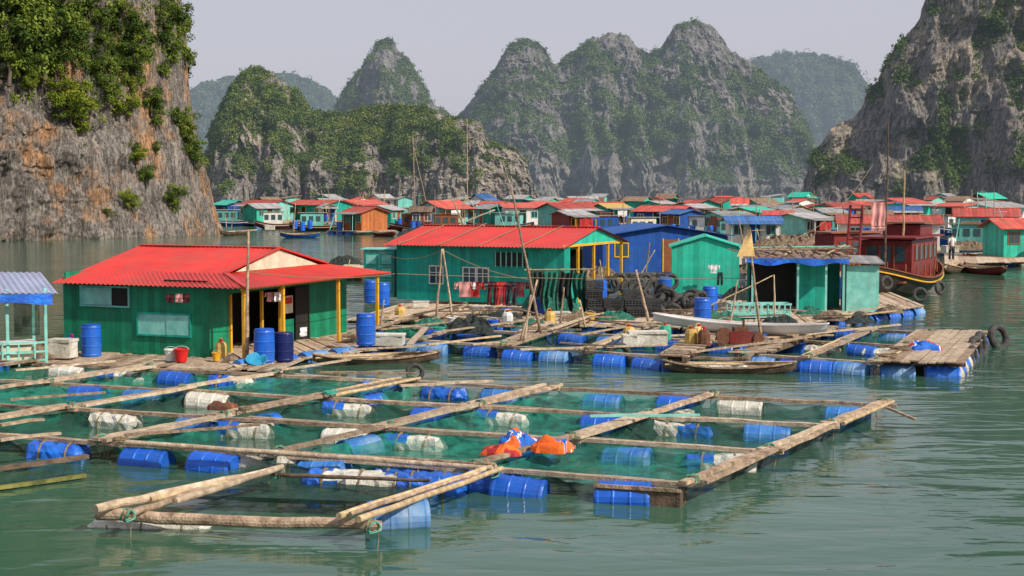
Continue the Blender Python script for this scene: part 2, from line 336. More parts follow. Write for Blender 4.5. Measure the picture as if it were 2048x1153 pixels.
# ---------------------------------------------------------------- hills
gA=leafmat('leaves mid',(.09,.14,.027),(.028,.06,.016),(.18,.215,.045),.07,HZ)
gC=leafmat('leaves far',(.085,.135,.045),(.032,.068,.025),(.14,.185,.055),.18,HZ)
gF=leafmat('leaves painted haze',(.08,.12,.06),(.04,.075,.04),(.11,.15,.065),.36,HZ)
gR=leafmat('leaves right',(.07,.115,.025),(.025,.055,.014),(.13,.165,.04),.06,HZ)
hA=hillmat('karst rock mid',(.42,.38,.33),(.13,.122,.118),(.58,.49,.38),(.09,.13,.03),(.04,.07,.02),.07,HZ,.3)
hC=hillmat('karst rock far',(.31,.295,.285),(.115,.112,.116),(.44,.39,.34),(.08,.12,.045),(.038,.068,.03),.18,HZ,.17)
hF=hillmat('karst rock painted haze',(.2,.2,.2),(.1,.11,.115),(.2,.2,.18),(.08,.12,.06),(.045,.075,.045),.36,HZ,.08)
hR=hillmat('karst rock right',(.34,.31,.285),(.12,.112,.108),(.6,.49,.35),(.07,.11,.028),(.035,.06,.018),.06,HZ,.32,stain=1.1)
ridge_hill('distant_hill','rounded forested hill paled by painted haze',[(330,400),(345,230),(370,190),(400,172),(450,157),(560,148),(620,158),(655,178),(690,215),(760,240),(860,300),(900,400)],1500,.6,10,9,hF,gF,.5,4500,4,K=14,ns=260,nt=120,pz=.62)
ridge_hill('distant_hill','long craggy forested ridge pale from haze mixed into its colour',[(1300,400),(1350,200),(1420,160),(1480,128),(1515,122),(1540,116),(1562,110),(1590,105),(1612,106),(1635,113),(1662,116),(1682,128),(1702,134),(1718,152),(1730,165),(1742,190),(1752,225),(1770,255),(1800,330),(1850,400)],1250,.6,12,12,hF,gF,.34,5500,3.2,K=14,ns=340,nt=160,pz=.62,wsm=.3)
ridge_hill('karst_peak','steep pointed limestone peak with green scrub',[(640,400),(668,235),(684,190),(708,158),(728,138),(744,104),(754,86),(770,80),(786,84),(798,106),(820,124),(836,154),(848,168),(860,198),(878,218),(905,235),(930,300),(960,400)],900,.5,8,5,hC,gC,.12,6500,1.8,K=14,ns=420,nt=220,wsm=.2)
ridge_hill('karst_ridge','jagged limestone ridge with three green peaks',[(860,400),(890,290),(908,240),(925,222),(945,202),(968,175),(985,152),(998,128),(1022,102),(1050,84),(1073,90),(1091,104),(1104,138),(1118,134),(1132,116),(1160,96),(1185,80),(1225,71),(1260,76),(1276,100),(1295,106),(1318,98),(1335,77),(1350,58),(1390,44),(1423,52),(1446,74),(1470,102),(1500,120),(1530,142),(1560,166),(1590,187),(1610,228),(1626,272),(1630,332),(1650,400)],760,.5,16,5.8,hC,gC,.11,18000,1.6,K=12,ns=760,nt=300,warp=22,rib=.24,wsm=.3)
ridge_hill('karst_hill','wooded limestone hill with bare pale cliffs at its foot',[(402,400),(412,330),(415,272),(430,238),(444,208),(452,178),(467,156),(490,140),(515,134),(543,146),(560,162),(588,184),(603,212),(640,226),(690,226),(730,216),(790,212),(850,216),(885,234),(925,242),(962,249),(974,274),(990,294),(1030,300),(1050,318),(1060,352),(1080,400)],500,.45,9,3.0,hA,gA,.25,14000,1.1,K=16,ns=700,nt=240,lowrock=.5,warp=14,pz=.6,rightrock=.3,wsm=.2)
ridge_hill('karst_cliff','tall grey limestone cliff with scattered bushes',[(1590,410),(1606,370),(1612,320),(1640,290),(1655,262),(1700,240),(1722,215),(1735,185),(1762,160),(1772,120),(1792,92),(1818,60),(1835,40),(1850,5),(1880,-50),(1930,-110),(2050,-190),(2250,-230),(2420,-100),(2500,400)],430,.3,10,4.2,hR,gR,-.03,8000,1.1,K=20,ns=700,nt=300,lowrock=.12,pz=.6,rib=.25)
def near_cliff():
    nz=300;nu=700
    th=np.linspace(-2.6,.5,nu); z=np.linspace(-2,44,nz)
    T,Z=np.meshgrid(th,z)
    def inset(zz): return np.interp(zz,[0,2,5,8,12,20,28,46],[0,.6,1.4,1.9,3.0,3.6,4.2,9])
    cx,cy=-69.6,162.0
    ins=inset(Z); rx=37.8-ins; ry=25-ins*.9
    P=np.stack([cx+rx*np.cos(T),cy+ry*np.sin(T),Z],-1)
    rad=np.stack([np.cos(T),np.sin(T),0*T],-1)
    q=P/9.0
    ter=fbm(q*np.array([1.3,1.3,2.6])+40,4)
    d=fbm(q*.9+2,3)*2.4+ridged(np.stack([q[...,0]*3.2,q[...,1]*3.2,q[...,2]*.6],-1),6,.62)*2.0+ridged(q*np.array([5,5,3])+5,5,.6)*.8+fbm(q*12,4)*.3+np.floor(ter*6)/6*1.6
    edge=np.clip((T+.45)/-.5,0,1)*.75+.25
    P=P+rad*(d*edge)[...,None]; P[...,2]+=ridged(q*4+11,5,.6)*.8*np.clip(Z/6,0,1)
    up=np.abs(gnormals(P)[...,2])
    veg=.1+.75*fbm(q*1.3+31,5)+.45*(up-.3)+np.clip((Z-14)/14,-.5,.3)
    m=hillmat('near cliff rock',(.37,.33,.295),(.095,.086,.082),(.62,.3,.11),(.08,.12,.02),(.03,.05,.012),0,HZ,.9,.28,stain=1.15)
    o=ob('limestone_cliff',np_mesh('limestone_cliff',P.reshape(-1,3),gridfaces(nu,nz),{'veg':veg.ravel()},[m])); tag(o,'sheer brown-grey limestone cliff rising out of the water','cliff',kind='structure')
    Fl=P.reshape(-1,3); vg=veg.ravel(); ok=np.where((vg>.36)&(Fl[:,2]>2.5))[0]
    n=1900; ch=NR.choice(ok,n); C=Fl[ch]; C=C+NR.normal(size=C.shape)*.4
    lm=leafmat('leaves cliff',(.09,.14,.02),(.02,.045,.01),(.22,.27,.035))
    Q,f,t=leaves(C,NR.uniform(.25,.85,n),90,.13,tintc=np.clip(.45+.8*fbm(C/4,2),.05,.95))
    o2=ob('cliff_scrub',np_mesh('cliff_scrub',Q,f,{'tint':t},[lm])); tag(o2,'low green scrub growing in cracks of the cliff','scrub',kind='stuff')
    def surf(px,py):
        w=WD(px,py,132)
        b=np.argmin((P[...,0]/P[...,1]-w.x/w.y)**2*1e4+((P[...,2]-CH)/P[...,1]-(w.z-CH)/w.y)**2*1e4+(P[...,1]>165)*9)
        return Vector(P.reshape(-1,3)[b])
    bark=mat('bark',(.16,.12,.09),(.08,.06,.05),scale=3)
    temps=[]
    for k in range(6):
        nc=24; C=NR.normal(size=(nc,3)); C/=np.linalg.norm(C,axis=1)[:,None]; C*=NR.uniform(.25,1.15,(nc,1)); C[:,2]=C[:,2]*.7+.68; C[:,0]*=NR.uniform(.7,1.2)
        Q,f,t=leaves(C,NR.uniform(.13,.4,nc),130,.05,tintc=NR.uniform(.05,.8,nc))
        temps.append(np_mesh('crown',Q,f,{'tint':t},[lm]))
    lm2=leafmat('lime leaves',(.17,.22,.02),(.07,.11,.012),(.3,.32,.04))
    temps2=[]
    for t in temps:
        c=t.copy(); c.materials[0]=lm2; temps2.append(c)
    tb=MB(); tb.tube((0,0,-.35),(.05,-.05,.5),.08,.05,bark,seg=4,wob=.02)
    for k in range(7):
        a=k*.9; tb.tube((.03,-.03,.2+.06*k),(.55*math.cos(a),.55*math.sin(a),.7+.08*k),.035,.01,bark,n=5,seg=3,wob=.03)
    tm=tb.mesh('trunk')
    for px,py,r,lime in [(40,70,3.6,0),(95,95,3.3,0),(130,60,2.6,0),(20,120,2.6,0),(70,20,3.0,0),(110,125,2.2,0),(15,15,3,0),(150,205,2.3,1),(165,240,2.0,1),(125,195,1.7,1),(140,225,1.6,0),(178,215,1.2,1),(235,205,1.9,1),(255,215,1.5,1),(215,190,1.3,0),
        (268,100,1.6,0),(272,130,1.3,0),(265,170,1.3,1),(303,205,1.6,0),(312,235,1.3,0),(318,215,.9,0),(215,155,1.5,0),(365,250,1.7,0),(380,290,1.7,0),(392,318,1.4,0),(372,272,1.2,1),(275,310,1.2,1),(270,300,.8,0),(292,355,1.1,0),(283,345,.7,0),(345,390,1.3,0),(338,400,.8,0),(350,412,.8,0),(258,400,1.1,1),(265,412,.7,1),(330,60,1.3,0),(345,110,1.1,0),(320,25,1.4,0),(240,30,1.4,0),(60,170,1.2,1),(338,20,1.2,0),(210,85,1.1,0),(180,30,1.8,0),(60,130,1.9,0),(150,110,1.6,0),(200,125,1.0,0),(325,140,.9,0),(280,60,1.1,0),(215,425,.5,0),(310,300,.7,0)]:
        s=surf(px,py); t=thing('cliff_tree','bright lime-green bush rooted in the cliff face' if lime else 'dark green bushy tree rooted in the cliff face','tree',s+Vector((.2,-.4*r,-.55*r)),R.uniform(0,6),group='bushes and trees growing out of the cliff')
        t.scale=(r*R.uniform(.8,1.3),r,r*R.uniform(.75,1.35)); ob('trunk',tm,t); ob('crown',(temps2 if lime else temps)[R.randrange(6)],t)
near_cliff()
# ---------------------------------------------------------------- water
def water():
    m=bpy.data.materials.new('sea water'); m.use_nodes=True; nt=m.node_tree;N=nt.nodes;L=nt.links; b=N['Principled BSDF']
    b.inputs['Roughness'].default_value=.07; b.inputs['IOR'].default_value=1.33; b.inputs['Specular IOR Level'].default_value=.5
    tc=N.new('ShaderNodeTexCoord')
    def nz(sc,st,det,rot=0,dist=0):
        mp=N.new('ShaderNodeMapping'); mp.inputs['Scale'].default_value=st; mp.inputs['Rotation'].default_value=(0,0,rot); L.new(tc.outputs['Object'],mp.inputs[0])
        n=N.new('ShaderNodeTexNoise'); n.inputs['Scale'].default_value=sc; n.inputs['Detail'].default_value=det; n.inputs['Roughness'].default_value=.45; n.inputs['Distortion'].default_value=dist; L.new(mp.outputs[0],n.inputs['Vector']); return n.outputs[0]
    a=nz(.85,(.5,1.2,1),2,.2,.6); c=nz(2.4,(.5,1.2,1),3,-.2,.5); e=nz(.12,(1,1,1),4); amp=nz(.07,(1,1.6,1),2)
    m1=N.new('ShaderNodeMath'); m1.operation='MULTIPLY'; m1.inputs[1].default_value=.24; L.new(c,m1.inputs[0])
    m2=N.new('ShaderNodeMath'); m2.operation='ADD'; L.new(a,m2.inputs[0]); L.new(m1.outputs[0],m2.inputs[1])
    ar=N.new('ShaderNodeMapRange'); ar.inputs[1].default_value=.35; ar.inputs[2].default_value=.65; ar.inputs[3].default_value=.25; ar.inputs[4].default_value=.55; L.new(amp,ar.inputs[0])
    bp=N.new('ShaderNodeBump'); L.new(ar.outputs[0],bp.inputs['Strength']); bp.inputs['Distance'].default_value=.15; L.new(m2.outputs[0],bp.inputs['Height']); L.new(bp.outputs[0],b.inputs['Normal'])
    cr=N.new('ShaderNodeValToRGB'); cr.color_ramp.elements[0].position=.35; cr.color_ramp.elements[1].position=.7; cr.color_ramp.elements[0].color=(.03,.088,.055,1); cr.color_ramp.elements[1].color=(.05,.125,.08,1); L.new(e,cr.inputs[0]); L.new(cr.outputs[0],b.inputs['Base Color'])
    g=MB(); g.add([(-3000,-200,0),(3000,-200,0),(3000,5000,0),(-3000,5000,0)],[(0,1,2,3)],m)
    tag(g.make('sea_water'),'calm green sea water with small ripples','water',kind='structure')
water()
# ---------------------------------------------------------------- float & prop templates
def drum_prof(L=.9,r=.29):
    return [(r*.55,-L/2+.01),(r*.93,-L/2),(r*.98,-L/2+.03),(r,-L/2+.06),(r*.97,-L/2+.09),(r,-L*.18),(r*1.035,-L*.165),(r*1.035,-L*.14),(r,-L*.125),(r,L*.125),(r*1.035,L*.14),(r*1.035,L*.165),(r,L*.18),(r*.97,L/2-.09),(r,L/2-.06),(r*.98,L/2-.03),(r*.93,L/2),(r*.55,L/2-.01)]
me_drum=MB().lathe(drum_prof(),bluep,'x',22).mesh('float_drum',False)
me_drumf=MB().lathe(drum_prof(),blued,'x',22).mesh('float_drum',False)
me_drumw=MB().lathe(drum_prof(1.0,.27),foam,'x',20,jit=.02).mesh('float_drum',False)
def lump(m1,m2,L,w,seed):
    mb=MB(); n=14; rr=random.Random(seed); vs=[];fs=[];K=11
    for i in range(K+1):
        x=-L/2+L*i/K; e=min(1,(min(i,K-i)+.7)/1.6)
        for j in range(n):
            a=j*2*math.pi/n; sq=1/max(abs(math.cos(a)),abs(math.sin(a)))**.6; r=w/2*sq*e*rr.uniform(.9,1.08); vs.append((x+rr.uniform(-.03,.03),r*math.cos(a),r*math.sin(a)))
    mb.v=vs; mb.mats=[m1,m2]; c0=rr.uniform(.35,.65)*K
    for i in range(K):
        for j in range(n):
            mb.f.append((i*n+j,i*n+(j+1)%n,(i+1)*n+(j+1)%n,(i+1)*n+j)); mb.m.append(1 if (i+1.5*math.sin(j*.9+seed))>c0 else 0)
    mb.f+= [tuple(range(n-1,-1,-1)),tuple(range(K*n,K*n+n))]; mb.m+=[0,1]
    for x in (-L*.25,L*.2): mb.lathe([(w*.56,x),(w*.57,x+.03)],rope,'x',12)
    return mb.mesh('foam_float')
lumps=[lump(foam,foam,1.25,.52,1),lump(foam,tarp,1.35,.55,2),lump(tarp,tarp,1.2,.55,3),lump(tarp,foam,1.4,.5,4),lump(foam,foam,1.5,.5,5),lump(foam,tarp,1.3,.5,6)]
def lashing():
    mb=MB()
    for k in range(5):
        pts=[]; ph=R.uniform(0,6)
        for i in range(11):
            a=i/10*2*math.pi+ph; pts.append((.11*math.cos(a)*R.uniform(.8,1.2),(k-2)*.025+.1*math.sin(a*2)*.3,.085*math.sin(a)*R.uniform(.8,1.2)))
        mb.path(pts,.01,rope if k%4 else greenp)
    mb.path([(.1,0,-.05),(.14,.05,-.2),(.1,.03,-.38)],.008,rope)
    return mb.mesh('rope_lashing')
me_lash=[lashing(),lashing()]
def netcell(p,e1,e2,zt,depth,m,cover=False):
    mb=MB(); ph=[R.uniform(0,6) for _ in range(4)]
    e1=Vector(e1);e2=Vector(e2);p=Vector(p)
    if cover:
        sg=R.uniform(.17,.26); p0=np.array([R.uniform(0,40),R.uniform(0,40),0])
        nu,nv=34,30
        G=np.array([[i/nu*5,j/nv*5,0.] for j in range(nv+1) for i in range(nu+1)])+p0; nn=ridged(G,3).reshape(nv+1,nu+1)
        def fn(u,v):
            uu=.02+u*.96; vv=.02+v*.96
            q=p+e1*uu+e2*vv; b=max(0,4*u*(1-u)*4*v*(1-v))
            q.z=max(.012,zt-sg*b**.35*(1+.2*math.sin(7*u+ph[0])*math.sin(6*v+ph[1]))+.08*b**.5*float(nn[int(round(v*nv)),int(round(u*nu))])); return q
        mb.grid(fn,nu,nv,m)
    else:
        for (a,b) in (((.03,.03),(.97,.03)),((.97,.03),(.97,.97)),((.97,.97),(.03,.97)),((.03,.97),(.03,.03))):
            def fn(u,v,a=a,b=b):
                x=a[0]+(b[0]-a[0])*u; y=a[1]+(b[1]-a[1])*u
                k=v*.2*(1+.5*math.sin(u*9+ph[2])); x+=(.5-x)*k; y+=(.5-y)*k
                q=p+e1*x+e2*y; q.z=zt-.12*abs(math.sin(u*math.pi*3))*(1-v)*R.uniform(.6,1.2)-v*depth; return q
            mb.grid(fn,24,5,m)
    return mb
def raft(label,O,e1,e2,n1,n2,cells=None,zt=.36,wide=.2,drumprob=.8,covers=.4,group='floating fish-farm cage rafts',ext=.35,woodm=None,foamy=.5,bright=(),colf=0):
    t=thing('fish_cage_raft',label,'fish farm raft',(O[0],O[1],0),group=group)
    e1=Vector((e1[0],e1[1],0)); e2=Vector((e2[0],e2[1],0)); d1=e1.normalized(); d2=e2.normalized()
    wms=[woodm] if woodm else [wood,wood,wood2,wood,wood2]
    pt=lambda i,j,z: e1*i+e2*j+Vector((0,0,z))
    if cells is None: cells={(i,j) for i in range(n1) for j in range(n2)}
    rows=set();cols=set()
    for (i,j) in cells: rows|={(i,j),(i,j+1)}; cols|={(i,j),(i+1,j)}
    for (i,j) in sorted(rows):
        off=d2*R.uniform(-.07,.07)
        mb=MB(); mb.plank(pt(i,j,zt-.03)-d1*ext*R.uniform(.3,1)+off,pt(i+1,j,zt-.03)+d1*ext*R.uniform(.3,1)+off*.3,wide*R.uniform(.45,.75),.07,R.choice(wms),seg=6,wob=.03); mb.make('beam',t)
        if R.random()<.65:
            o2=d2*R.uniform(.15,.26); mb=MB(); mb.plank(pt(i,j,zt-.06)+o2+d1*R.uniform(-.2,.6),pt(i+1,j,zt-.02)+o2*R.uniform(.4,1.1)-d1*R.uniform(-.2,.5),wide*.4,.05,R.choice(wms),seg=4); mb.make('beam',t)
        for k in range(2):
            if R.random()<drumprob:
                u=(k+.5)/2+R.uniform(-.12,.12); q=pt(i+u,j,0)-d2*R.uniform(.0,.15); me=R.choice(lumps+[me_drumw]) if R.random()<foamy else R.choice([me_drum,me_drum,me_drumf])
                o=ob('float',me,t,(q.x,q.y,R.uniform(-.03,.05)),math.atan2(d1.y,d1.x)+R.uniform(-.15,.15)); o.rotation_euler[1]=R.uniform(-.07,.07)
    for (i,j) in sorted(cols):
        off=d1*R.uniform(-.07,.07); z=zt+.045
        mb=MB(); mb.plank(pt(i,j,z)-d2*ext*R.uniform(.3,1)+off,pt(i,j+1,z)+d2*ext*R.uniform(.2,.7)-off*.5,wide*R.uniform(.5,.85),.065,R.choice(wms),seg=6,wob=.03); mb.make('beam',t)
        if R.random()<.8:
            o2=d1*R.choice((-1,1))*R.uniform(.17,.28); mb=MB()
            if R.random()<.6: mb.plank(pt(i,j,z)+o2+d2*R.uniform(-.3,.4),pt(i,j+1,z+.02)+o2*R.uniform(.6,1.1)-d2*R.uniform(-.2,.4),wide*.45,.055,R.choice(wms),seg=4)
            else: mb.tube(pt(i,j,z)+o2,pt(i,j+1,z+.02)+o2,.042,.034,bamboo,seg=8,wob=.01)
            mb.make('beam',t)
        if R.random()<colf:
            q=pt(i,j+R.uniform(.3,.7),0); o=ob('float',R.choice([me_drum,me_drumf,lumps[0],lumps[1],me_drumw]),t,(q.x,q.y,R.uniform(-.05,.03)),math.atan2(d2.y,d2.x)+R.uniform(-.15,.15))
    for (i,j) in sorted({(a+x,b+y) for a,b in cells for x in (0,1) for y in (0,1)}):
        q=pt(i,j,zt+.04); ob('rope_lashing',R.choice(me_lash),t,(q.x,q.y,q.z),R.uniform(0,3))
    for (i,j) in sorted(cells):
        netcell(pt(i,j,0),e1,e2,zt-.08,.55,R.choice([netg,netg,netk])).make('net',t)
        if (i,j) in bright: netcell(pt(i,j,0),e1,e2,zt-.07,.3,nett,True).make('cover_net',t)
        elif R.random()<covers: netcell(pt(i,j,0),e1,e2,zt-.09,.3,netc,True).make('cover_net',t)
    return t
# ---- foreground lattice
O=W(1385,965,.36); e1=Vector((-3.46,1.3,0)); e2=(W(1765,808,.36)-O)/3; e2.z=0
raft('weathered plank fish cages with teal nets and blue floats',O,e1,e2,3,3,wide=.24,covers=.6,drumprob=1,foamy=.5,bright={(0,0),(1,0),(1,1),(1,2)},colf=.3)
O2=O+e1*3+Vector((-.02,.03,0))
raft('brown timber fish cages moored before the green house',O2,e1,e2*1.0,4,3,wide=.24,covers=.45,zt=.345,foamy=.45,bright={(0,2),(1,1)},drumprob=.85,colf=.1)
t=thing('log_frame','open frame of rough logs and bamboo lashed together','raft frame',W(480,1000,0))
tl=t.location
def lg(a,b,r,m,z=.3,nm='log'):
    p=W(*a,z)-tl; q=W(*b,z+.02)-tl; mb=MB(); mb.tube(p,q,r,r*.8,m,n=12,seg=9,wob=r*.2); mb.make(nm,t,smooth=False)
lg((195,1030),(762,1052),.095,wood,.22); lg((190,1018),(560,938),.07,wood2,.38); lg((255,1030),(470,955),.055,wood,.34); lg((350,1003),(565,935),.055,wood2,.44)
lg((300,1000),(540,945),.045,bamboo,.36)
lg((678,1032),(990,932),.052,bamboo,.42,'bamboo_pole'); lg((716,1040),(1003,938),.05,bamboo,.4,'bamboo_pole'); lg((700,1028),(960,945),.035,wood,.44,'bamboo_pole'); lg((555,950),(860,962),.035,woodd,.36); lg((240,885),(985,936),.05,wood2,.44); lg((560,905),(990,930),.04,wood,.46)
for px,py,me,rz in [(520,935,lumps[4],-.1),(620,945,lumps[1],-.1),(690,975,lumps[3],-.15),(760,982,lumps[5],-.1),(860,984,lumps[2],-.1),(990,976,me_drum,-.1),(255,1050,lumps[0],-.02),(330,1052,lumps[4],-.02)]:
    q=W(px,py,.02)-tl; o=ob('float',me,t,(q.x,q.y,.06 if py<1040 else -.05),rz)
    if py>1040: o.scale=(.9,.6,.6)
q=W(795,1035,.12)-tl; o=ob('float',me_drumf,t,(q.x,q.y,.1),.25)
for a in [(255,1022),(985,938),(745,1045),(555,938)]:
    q=W(*a,.42)-tl; ob('rope_lashing',me_lash[0],t,(q.x,q.y,.36),R.random()*3)
netcell(W(235,1020,0)-tl+Vector((0,0,0)),W(740,1040,0)-W(235,1020,0),W(560,945,0)-W(235,1020,0),.26,.2,netk,True).make('net',t)
bt=thing('wooden_float_box','mossy brown box hanging under the front beam','float box',W(1275,1010,0),-.32)
mb=MB(); mb.bx(-.62,.62,-.03,.03,-.4,.24,woodd); mb.bx(.63,.69,-.03,.5,-.4,.3,woodd); mb.bx(-.69,-.63,-.03,.5,-.4,.3,woodd); mb.bx(-.7,.7,-.06,.0,.245,.3,wood); mb.make('side_board',bt)
# dark netted cage side by the left raft front
p,r_,l_=frame((-120,985),(165,945),.1); ct=thing('net_cage_side','dark netted cage side with mossy timber rim','cage',(p.x,p.y,0),r_)
mb=MB(); mb.grid(lambda u,v:(u*l_,.05*math.sin(u*14)+.4*v*0,.34-v*.6-.04*abs(math.sin(u*12))),30,4,netk); mb.make('net',ct); mb=MB(); mb.plank((-.2,0,.36),(l_+.1,0,.36),.12,.07,woodd); mb.make('rim_beam',ct); mb=MB(); mb.plank((0,-.08,.05),(l_,-.08,.05),.1,.06,mat('mossy wood',(.25,.24,.06),(.08,.09,.03),bump=.4)); mb.make('waterline_beam',ct)
# ---- middle rafts
def raftq(label,a,b,c,n1,n2,**k):
    o=W(*a,.36); E1=(W(*b,.36)-o)/n1; E2=(W(*c,.36)-o)/n2; return raft(label,o,E1,E2,n1,n2,foamy=.12,**k)
raftq('fish cages edged with blue drums beside the teal house',(1010,692),(1335,712),(1175,640),2,2,wide=.28,drumprob=1,covers=.3)
raftq('low cages with old brown walkways near the porch',(700,672),(1000,690),(840,632),2,2,wide=.3,drumprob=.8,covers=.3)
raftq('square cages floating on blue drums beside the plank deck',(1490,708),(1752,724),(1640,654),2,2,wide=.28,drumprob=1,covers=.1)
raftq('small net cages behind the moored sampans',(870,640),(1150,650),(930,612),2,1,wide=.3,drumprob=.6,covers=.6)
raftq('row of net cages in front of the work deck',(1335,712),(1490,716),(1440,655),1,2,wide=.28,drumprob=.9,covers=.2)
# ---------------------------------------------------------------- decks
def deck(label,a,b,c,z=.32,fl=True,mats=(wood2,wood,wood2),name='floating_deck',pw=.22,h=.07):
    o=W(*a,z); v1=W(*b,z)-o; v2=W(*c,z)-o; t=thing(name,label,'floating deck',(o.x,o.y,0))
    ln=v1.length; n=max(2,int(ln/pw)); d2=v2.normalized(); mb=MB()
    for i in range(n):
        f=(i+.5)/n; p=v1*f+Vector((0,0,z+R.uniform(-.02,.02))); mb.plank(p-d2*R.uniform(0,.25),p+v2+d2*R.uniform(-.1,.25),ln/n*R.uniform(.8,.97),h*.5,R.choice(mats),seg=2,wob=.012)
    mb.make('deck_planks',t)
    for f in (.05,.95):
        mb=MB(); mb.plank(v2*f+Vector((0,0,z-.09)),v2*f+v1+Vector((0,0,z-.09)),.12,.12,woodd); mb.make('joist',t)
    if fl:
        rz=math.atan2(v1.y,v1.x); k=max(1,int(ln/1.15))
        for i in range(k):
            q=v1*((i+.5)/k)+d2*.3; ob('float',R.choice([me_drum,me_drum,me_drumf,lumps[1]]),t,(q.x,q.y,-.03),rz+R.uniform(-.05,.05))
        rz=math.atan2(v2.y,v2.x); k=max(1,int(v2.length/1.3))
        for i in range(k):
            q=v2*((i+.6)/k)+v1-v1.normalized()*.3; ob('float',R.choice([me_drum,lumps[1]]),t,(q.x,q.y,-.03),rz)
    return t
deck('bleached plank deck on blue drums at the raft end',(1748,722),(1928,726),(1832,660),z=.4)
deck('worn plank walkway in front of the teal house',(690,640),(1190,652),(800,608),z=.25,fl=False)
deck('cluttered timber work deck under the sheds',(1150,652),(1640,662),(1235,596),z=.3)
deck('timber deck around the turquoise shack',(1560,655),(1845,612),(1500,600),z=.3)
deck('timber base deck of the green house',(-60,722),(560,742),(250,650),z=.08,fl=False)
deck('plank porch edge on floats below yellow posts',(470,733),(830,690),(420,700),z=.12)
deck('narrow plank walkway between rafts',(1470,706),(1640,652),(1515,706),z=.42,fl=False)
deck('narrow plank walkway beside the engine',(1330,712),(1425,652),(1372,714),z=.44,fl=False)
# ---------------------------------------------------------------- house 1 (green, red roof)
def window(par,x0,x1,y,z0,z1,fm,pm,cross=False,shutter=None,axis='x',side=-1):
    w=bpy.data.objects.new('window',None); COL.objects.link(w); w.parent=par
    fr=MB(); pa=MB(); t=.05
    def b(mb,a0,a1,q0,q1,c0,c1,m):
        q0,q1=sorted((y+side*q0,y+side*q1))
        if axis=='x': mb.bx(a0,a1,q0,q1,c0,c1,m)
        else: mb.bx(q0,q1,a0,a1,c0,c1,m)
    b(fr,x0-t,x1+t,.003,.05,z1,z1+t,fm); b(fr,x0-t,x1+t,.003,.06,z0-t,z0,fm); b(fr,x0-t,x0,.003,.048,z0,z1,fm); b(fr,x1,x1+t,.003,.048,z0,z1,fm)
    if cross:
        xm=(x0+x1)/2; b(fr,xm-.02,xm+.02,.02,.045,z0,z1,fm); zm=(z0+z1)/2+.1; b(fr,x0,x1,.022,.043,zm-.015,zm+.015,fm)
    fr.make('frame',w); b(pa,x0,x1,.003,.018,z0,z1,pm); pa.make('pane',w)
    if shutter:
        sh=MB(); b(sh,shutter[0],shutter[1],.02,.036,z0+.01,z1-.01,turq2); sh.make('shutter',w)
    return w
C=W(495,578,2.15); rz=math.radians(-23); X=Vector((math.cos(rz),math.sin(rz),0)); Lx=6.9; Dy=8.8
org=C-X*Lx; h1=thing('green_house','dark green board house with bright red sheet roof and porch','house',(org.x,org.y,.1),rz)
eh=2.05; rh=3.0; g=(rh-eh)/(Dy/2); sk=1.75; yg=1.5; zg=eh+g*yg
mb=MB()
mb.bx(.15,5.3,.35,.41,0,eh+.05,green); mb.bx(.15,.21,.41,Dy-.4,0,eh+.3,green); mb.bx(.21,5.3,Dy-.46,Dy-.4,0,eh+.2,green)
mb.bx(5.3,5.36,.35,1.35,0,eh+.1,green); mb.bx(5.3,5.36,4.2,5.0,0,.75,green); mb.bx(5.3,5.36,5.95,Dy-.4,0,eh+.1,green); mb.bx(5.3,5.36,1.35,5.95,eh-.28,eh+.1,green)
mb.add([(.16,.4,eh),(.16,Dy-.4,eh),(.16,Dy/2,rh-.06)],[(0,1,2)],green)
mb.make('wall',h1)
mb=MB(); mb.bx(3.7,3.76,.5,Dy-.6,0,2.2,dark); mb.bx(3.76,5.2,.5,.56,0,2.2,dark); mb.bx(3.76,5.3,5.9,5.94,0,2.2,dark); mb.make('inner_shade_panel',h1)  # near-black panels paint the shade inside the house
A=.018; per=.17
def cx(v): return A*math.sin(v*2*math.pi/per)
mb=MB()
def fs(u,v):
    y=v*Dy/2; xm=Lx-(y/yg)*sk if y<yg else Lx-sk+.04
    x=-.02+u*xm; return (x,y,eh+g*y+cx(x)+.012*math.sin(x*1.3)*math.sin(y*1.1)+(.015 if y>Dy*.26 else 0))
mb.grid(fs,360,24,redr)
def fb(u,v):
    a=fs(u,v); return (a[0],Dy-a[1],a[2])
mb.grid(fb,360,24,redr)
def fk(u,v):
    y0=yg*v; y=y0+u*(Dy-2*y0); x=Lx-sk*v; return (x,y,eh+(zg-eh)*v+cx(y)*.9+.004)
mb.grid(fk,420,10,redr)
mb.make('roof',h1,smooth=False)
mb=MB(); xg=Lx-sk+.045
mb.add([(xg,yg+.5,zg+.01),(xg,Dy-yg-.5,zg+.01),(xg,Dy/2,rh-.03)],[(0,1,2)],cream); mb.make('gable_panel',h1)
mb=MB(); mb.plank((0,Dy/2,rh+.03),(Lx-sk+.06,Dy/2,rh+.03),.3,.03,redr,wob=0); mb.plank((Lx-sk+.08,Dy/2,rh+.01),(Lx-sk+.08,yg-.05,zg+.02),.11,.05,redr,wob=0); mb.plank((Lx-sk+.08,Dy/2,rh+.01),(Lx-sk+.08,Dy-yg+.05,zg+.02),.11,.05,redr,wob=0)
mb.plank((Lx-sk,yg,zg+.03),(Lx,0,eh+.03),.16,.02,redr,wob=0)
mb.make('ridge_cap',h1)
for y,m in [(.12,yellow),(2.2,yellow),(5.5,yellow),(8.1,yellow)]:
    mb=MB(); mb.bx(Lx-.28,Lx-.19,y,y+.09,0,eh+.03,m); mb.make('porch_post',h1)
mb=MB(); mb.bx(Lx-.27,Lx-.2,.05,8.6,eh-.06,eh+.01,yellow); mb.make('porch_beam',h1)
mb=MB(); mb.bx(5.4,Lx-.1,.1,Dy-.4,-.02,.03,wood2); mb.make('porch_floor',h1)
